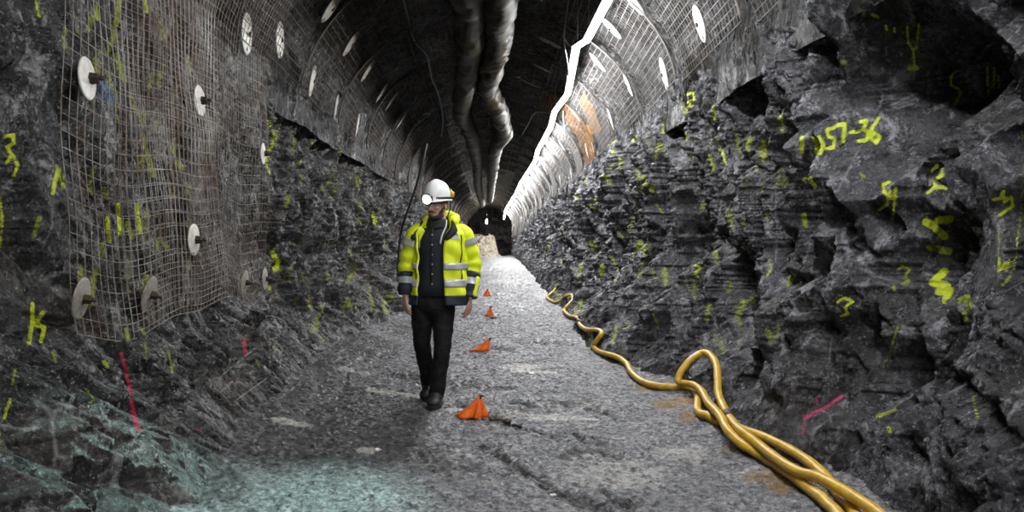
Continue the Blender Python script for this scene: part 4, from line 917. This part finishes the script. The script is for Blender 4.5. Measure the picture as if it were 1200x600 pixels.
# shirt
m = MB(); rings = []; n = 28
for z, a, b2, cx in [(0.90, 0.175, 0.125, -0.04), (1.0, 0.165, 0.120, -0.03), (1.1, 0.162, 0.120, -0.02), (1.25, 0.178, 0.125, -0.005), (1.36, 0.178, 0.120, 0), (1.43, 0.145, 0.105, 0), (1.475, 0.088, 0.085, -0.004), (1.52, 0.075, 0.078, -0.008), (1.535, 0.076, 0.079, -0.01)]:
    rings.append([Vector((cx + a * math.sin(t) * (1 + 0.03 * math.sin(z * 30 + t * 3)), 0.012 - b2 * math.cos(t) * (1 + 0.03 * math.sin(z * 43 + t * 5)), z)) for t in (2 * math.pi * j / n for j in range(n))])
shirt = m.loft(rings).obj('shirt', MAT_SHIRT, person)
for k, z in enumerate((1.40, 1.32, 1.24, 1.16, 1.08, 1.0)):
    MB().tube([(-0.052, -0.108 - 0.006 * (z < 1.35), z), (-0.054, -0.118 - 0.006 * (z < 1.35), z)], 0.0075, 10).obj('button', MAT_BTN, shirt)
MB().tube([(-0.05, -0.10, 1.46), (-0.056, -0.122, 1.30), (-0.06, -0.120, 1.0)], 0.006, 6, flat=0.5).obj('placket', MAT_BLACK, shirt)
lan = MB().tube(spline([(0.062, -0.045, 1.525), (0.058, -0.085, 1.47), (0.030, -0.116, 1.40), (0.015, -0.130, 1.33)]), 0.007, 6, flat=0.4).obj('lanyard', MAT_WHITE, person)
# scarf-like dark collar round the neck
m = MB(); rings = []
for z, r in ((1.475, 0.100), (1.50, 0.094), (1.53, 0.086), (1.545, 0.078), (1.53, 0.070)):
    rings.append([Vector((-0.012 + r * math.sin(t), -0.006 - r * math.cos(t) * 0.95, z - 0.018 * math.cos(t) + 0.006 * math.sin(t * 4))) for t in (2 * math.pi * j / 28 for j in range(28))])
m.loft(rings, True, False).obj('neck_warmer', MAT_BLACK, person)

# jacket
ZJ = [0.83, 0.90, 1.0, 1.1, 1.2, 1.3, 1.37, 1.42, 1.46, 1.49, 1.515]
AJ = [0.250, 0.245, 0.232, 0.222, 0.220, 0.225, 0.226, 0.212, 0.172, 0.138, 0.120]
BJ = [0.175, 0.170, 0.162, 0.156, 0.155, 0.155, 0.148, 0.136, 0.122, 0.112, 0.105]
FR = [9, 9, 8, 7, 7, 7, 9, 14, 26, 38, 46]      # right edge of the opening, degrees from the front
FL = [-44, -45, -46, -47, -48, -48, -50, -54, -62, -70, -74]
def jac(z, phi, off=0.0):
    a = float(np.interp(z, ZJ, AJ)) + off; b2 = float(np.interp(z, ZJ, BJ)) + off
    t = math.radians(phi); s_, c_ = math.sin(t), math.cos(t)
    e = 0.86; px = math.copysign(abs(s_) ** e, s_); py = math.copysign(abs(c_) ** e, c_)
    wv = 0.010 * float(fbm(np.array(phi / 24.0), np.array(z * 7), 77, 3)) + 0.006 * math.sin(z * 38 + phi * 0.09) * (1 if z < 1.35 else 0.3)
    return Vector((0.005 + (a + wv) * px, 0.012 - (b2 + wv) * py, z))
def jac_patch(z0, z1, p0, p1, off, nz=6, np_=24, tilt=0.0):
    m = MB(); rings = []
    for i in range(nz + 1):
        ring = []
        for j in range(np_ + 1):
            u = j / np_; lo = p0(0) if callable(p0) else p0
            z = z0 + (z1 - z0) * i / nz + tilt * (u - 0.5)
            a = (float(np.interp(z, ZJ, FR)) if p0 == 'R' else (p0)); b2 = (360 + float(np.interp(z, ZJ, FL)) if p1 == 'L' else p1)
            ring.append(jac(z, a + (b2 - a) * u, off))
        rings.append(ring)
    return m.loft(rings, False, False)
def solid(o, t=0.006):
    s = o.modifiers.new('thickness', 'SOLIDIFY'); s.thickness = t; s.offset = 0
jacket = jac_patch(0.90, 1.515, 'R', 'L', 0.0, 40, 72).obj('jacket', [MAT_YEL], person); solid(jacket, 0.010)
hemo = jac_patch(0.825, 0.905, 'R', 'L', 0.002, 6, 72).obj('hem_panel', [MAT_NAVY], jacket); solid(hemo, 0.010)
hemo['label'] = 'navy hem panel'
for z0, z1 in ((1.115, 1.170), (0.975, 1.035)):
    q = jac_patch(z0, z1, 'R', 'L', 0.009, 4, 72).obj('reflective_stripe', MAT_REFL, jacket); solid(q, 0.004); q['label'] = 'silver stripe'
# dark lining seen at the open edges
for e0, e1 in ((8, 15), ):
    q = jac_patch(0.84, 1.47, 'R', 'L', -0.010, 30, 60).obj('lining', MAT_BLACK, jacket)
q = jac_patch(1.02, 1.40, 48, 52, 0.008, 20, 2).obj('pocket_zip', MAT_BLACK, jacket)
q = jac_patch(1.00, 1.38, 303, 306.5, 0.008, 20, 2).obj('pocket_zip', MAT_BLACK, jacket)
q = jac_patch(1.365, 1.395, 24, 42, 0.010, 3, 6).obj('chest_patch', MAT_REFL, jacket)
q = jac_patch(1.425, 1.437, 15, 40, 0.012, 3, 6, 0.03).obj('chest_zip', MAT_BLACK, jacket)
V = [jac(1.398, 27, 0.013), jac(1.398, 41, 0.013), jac(1.432, 36, 0.013)]
MB().add(V, [(0, 1, 2)]).obj('triangle_emblem', MAT_GREEN, jacket)
def sleeve(S, E, W_, sd):
    P = spline([S + Vector((-0.055 * sd, 0, 0.025)), S + Vector((0.010 * sd, 0, -0.02)), S.lerp(E, .5) + Vector((0.012 * sd, 0, 0)), E + Vector((0.005 * sd, 0, 0)), E.lerp(W_, .5), W_ + (W_ - E).normalized() * 0.0], 8)
    R = np.interp(np.linspace(0, 1, len(P)), [0, .12, .2, .4, .6, .8, 1], [.054, .070, .078, .073, .070, .066, .062])
    R = [r + 0.006 * math.sin(i * 1.1 + sd) * (i > 12) for i, r in enumerate(R)]
    n = len(P); cut = int(n * 0.70)
    s1 = MB().tube(P[:cut + 1], list(R[:cut + 1]), 20).obj('sleeve', MAT_YEL, jacket); mod_wrinkle(s1, 0.06, 0.016)
    s2 = MB().tube(P[cut:], [r * 1.02 for r in R[cut:]], 20).obj('sleeve_cuff', MAT_NAVY, jacket); mod_wrinkle(s2, 0.06, 0.012); s2['label'] = 'navy cuff'
    for f0, f1 in ((0.27, 0.345), (0.765, 0.85)):
        a, b2 = int(f0 * n), int(f1 * n); a2 = [P[0].lerp(P[0], 0)]
        q = [P[i] for i in range(a, b2 + 1)]
        o = MB().tube(q, [R[i] * 1.02 + 0.010 for i in range(a, b2 + 1)], 20, False).obj('reflective_stripe', MAT_REFL, jacket); o['label'] = 'silver stripe'
sleeve(SL, EL, WL, -1); sleeve(SR, ER, WR, 1)
o = MB().cap(ER.lerp(WR, 0.42) + Vector((0.050, -0.035, 0)), ER.lerp(WR, 0.9) + Vector((0.042, -0.035, 0)), 0.026, 0.022, 10).obj('cuff_inset', MAT_YEL, jacket); o['label'] = 'yellow cuff inset'
# turned-out collar and hood behind the neck
m = MB(); rings = []
for k in range(25):
    t = math.radians(48 + (286 - 48) * k / 24); c = math.sin(math.pi * k / 24)
    ctr = Vector((0.005 + 0.118 * math.sin(t), 0.015 - 0.105 * math.cos(t), 1.500 + 0.040 * c))
    out = Vector((math.sin(t), -math.cos(t), 0))
    ring = []
    for q in range(12):
        b2 = 2 * math.pi * q / 12
        ring.append(ctr + out * (0.034 + 0.016 * c) * math.cos(b2) + Vector((0, 0, 1)) * (0.044 + 0.026 * c) * math.sin(b2) + out * 0.010 * math.sin(k * 1.3 + q))
    rings.append(ring)
hood = m.loft(rings).obj('hood', MAT_YEL, jacket)
for sg in (1, -1):   # dark inside of the collar, folded open
    rings = []
    for k in range(9):
        z = 1.36 + 0.16 * k / 8
        a = float(np.interp(z, ZJ, FR if sg > 0 else FL)); wd = (24 if sg > 0 else 44) * math.sin(math.pi * (k + 0.6) / 9.2)
        rings.append([jac(z, a + sg * wd * u, (0.014 if sg > 0 else 0.024) + 0.012 * math.sin(u * 3)) for u in (0, .33, .66, 1)])
    lp = MB().loft(rings, False, False).obj('lapel', MAT_BLACK, jacket); solid(lp, 0.006)
# trousers
m = MB()
m.ell((-0.055, 0.02, 0.93), (0.178, 0.125, 0.13), 20, 12)
m.ell((-0.055, 0.02, 0.83), (0.180, 0.120, 0.13), 20, 12)
for h_, k_, a_, ro in ((hipL, kneeL, ankL, 0.0), (hipR, kneeR, ankR, 0)):
    m.cap(h_ + Vector((0, 0, -0.02)), h_.lerp(k_, .5), 0.098, 0.090, 18); m.cap(h_.lerp(k_, .5), k_, 0.090, 0.074, 18); m.cap(k_, k_.lerp(a_, .55), 0.074, 0.066, 18); m.cap(k_.lerp(a_, .55), a_ + Vector((0, 0.0, -0.015)), 0.067, 0.066, 18)
tr = m.obj('trousers', MAT_TROUSER, person); mod_remesh(tr, 0.009, 4); mod_wrinkle(tr, 0.07, 0.022)
# boots
def boot(a_, toe, roll):
    d = Vector((toe[0], toe[1], 0)).normalized(); R = Matrix((d.cross(Vector((0, 0, 1))), d, Vector((0, 0, 1)))).transposed() @ Matrix.Rotation(roll, 3, 'X')
    def f(x, y, z): return a_ + R @ Vector((x, y, z))
    m = MB(); m.cap(f(0, -0.01, 0.09), f(0, -0.005, -0.01), 0.057, 0.056, 16); m.ell(f(0, -0.030, -0.045), (0.045, 0.055, 0.050), 14, 10, R)
    m.cap(f(0, 0.02, -0.025), f(0, 0.11, -0.060), 0.056, 0.044, 14); m.ell(f(0, 0.13, -0.056), (0.060, 0.066, 0.042), 16, 10, R); m.ell(f(0, 0.06, -0.06), (0.055, 0.09, 0.046), 16, 10, R)
    b2 = m.obj('boot', MAT_BOOT, person); mod_remesh(b2, 0.006, 3)
    m = MB(); rings = []
    for z in (-0.106, -0.100, -0.080, -0.074):
        ring = []
        for j in range(28):
            t = 2 * math.pi * j / 28; y = 0.055 + 0.150 * math.cos(t); wv = 0.060 * (1 - 0.22 * math.exp(-((y - 0.02) / 0.035) ** 2))
            ring.append(f(wv * math.copysign(abs(math.sin(t)) ** 0.75, math.sin(t)) * (1 if -0.104 < z < -0.076 else 0.94), y, z))
        rings.append(ring)
    m.loft(rings).obj('boot_sole', MAT_SOLE, b2)
    for k in range(4): MB().tube([f(-0.03, 0.045 + 0.012 * k - 0.02 * (k == 3), 0.028 - 0.020 * k), f(0, 0.060 + 0.012 * k - 0.02 * (k == 3), 0.030 - 0.02 * k), f(0.03, 0.045 + 0.012 * k - 0.02 * (k == 3), 0.028 - 0.02 * k)], 0.004, 6).obj('lace', MAT_PLASTIC, b2)
boot(ankR, (-0.10, -1), math.radians(0)); boot(ankL, (-0.12, -1), math.radians(-14))
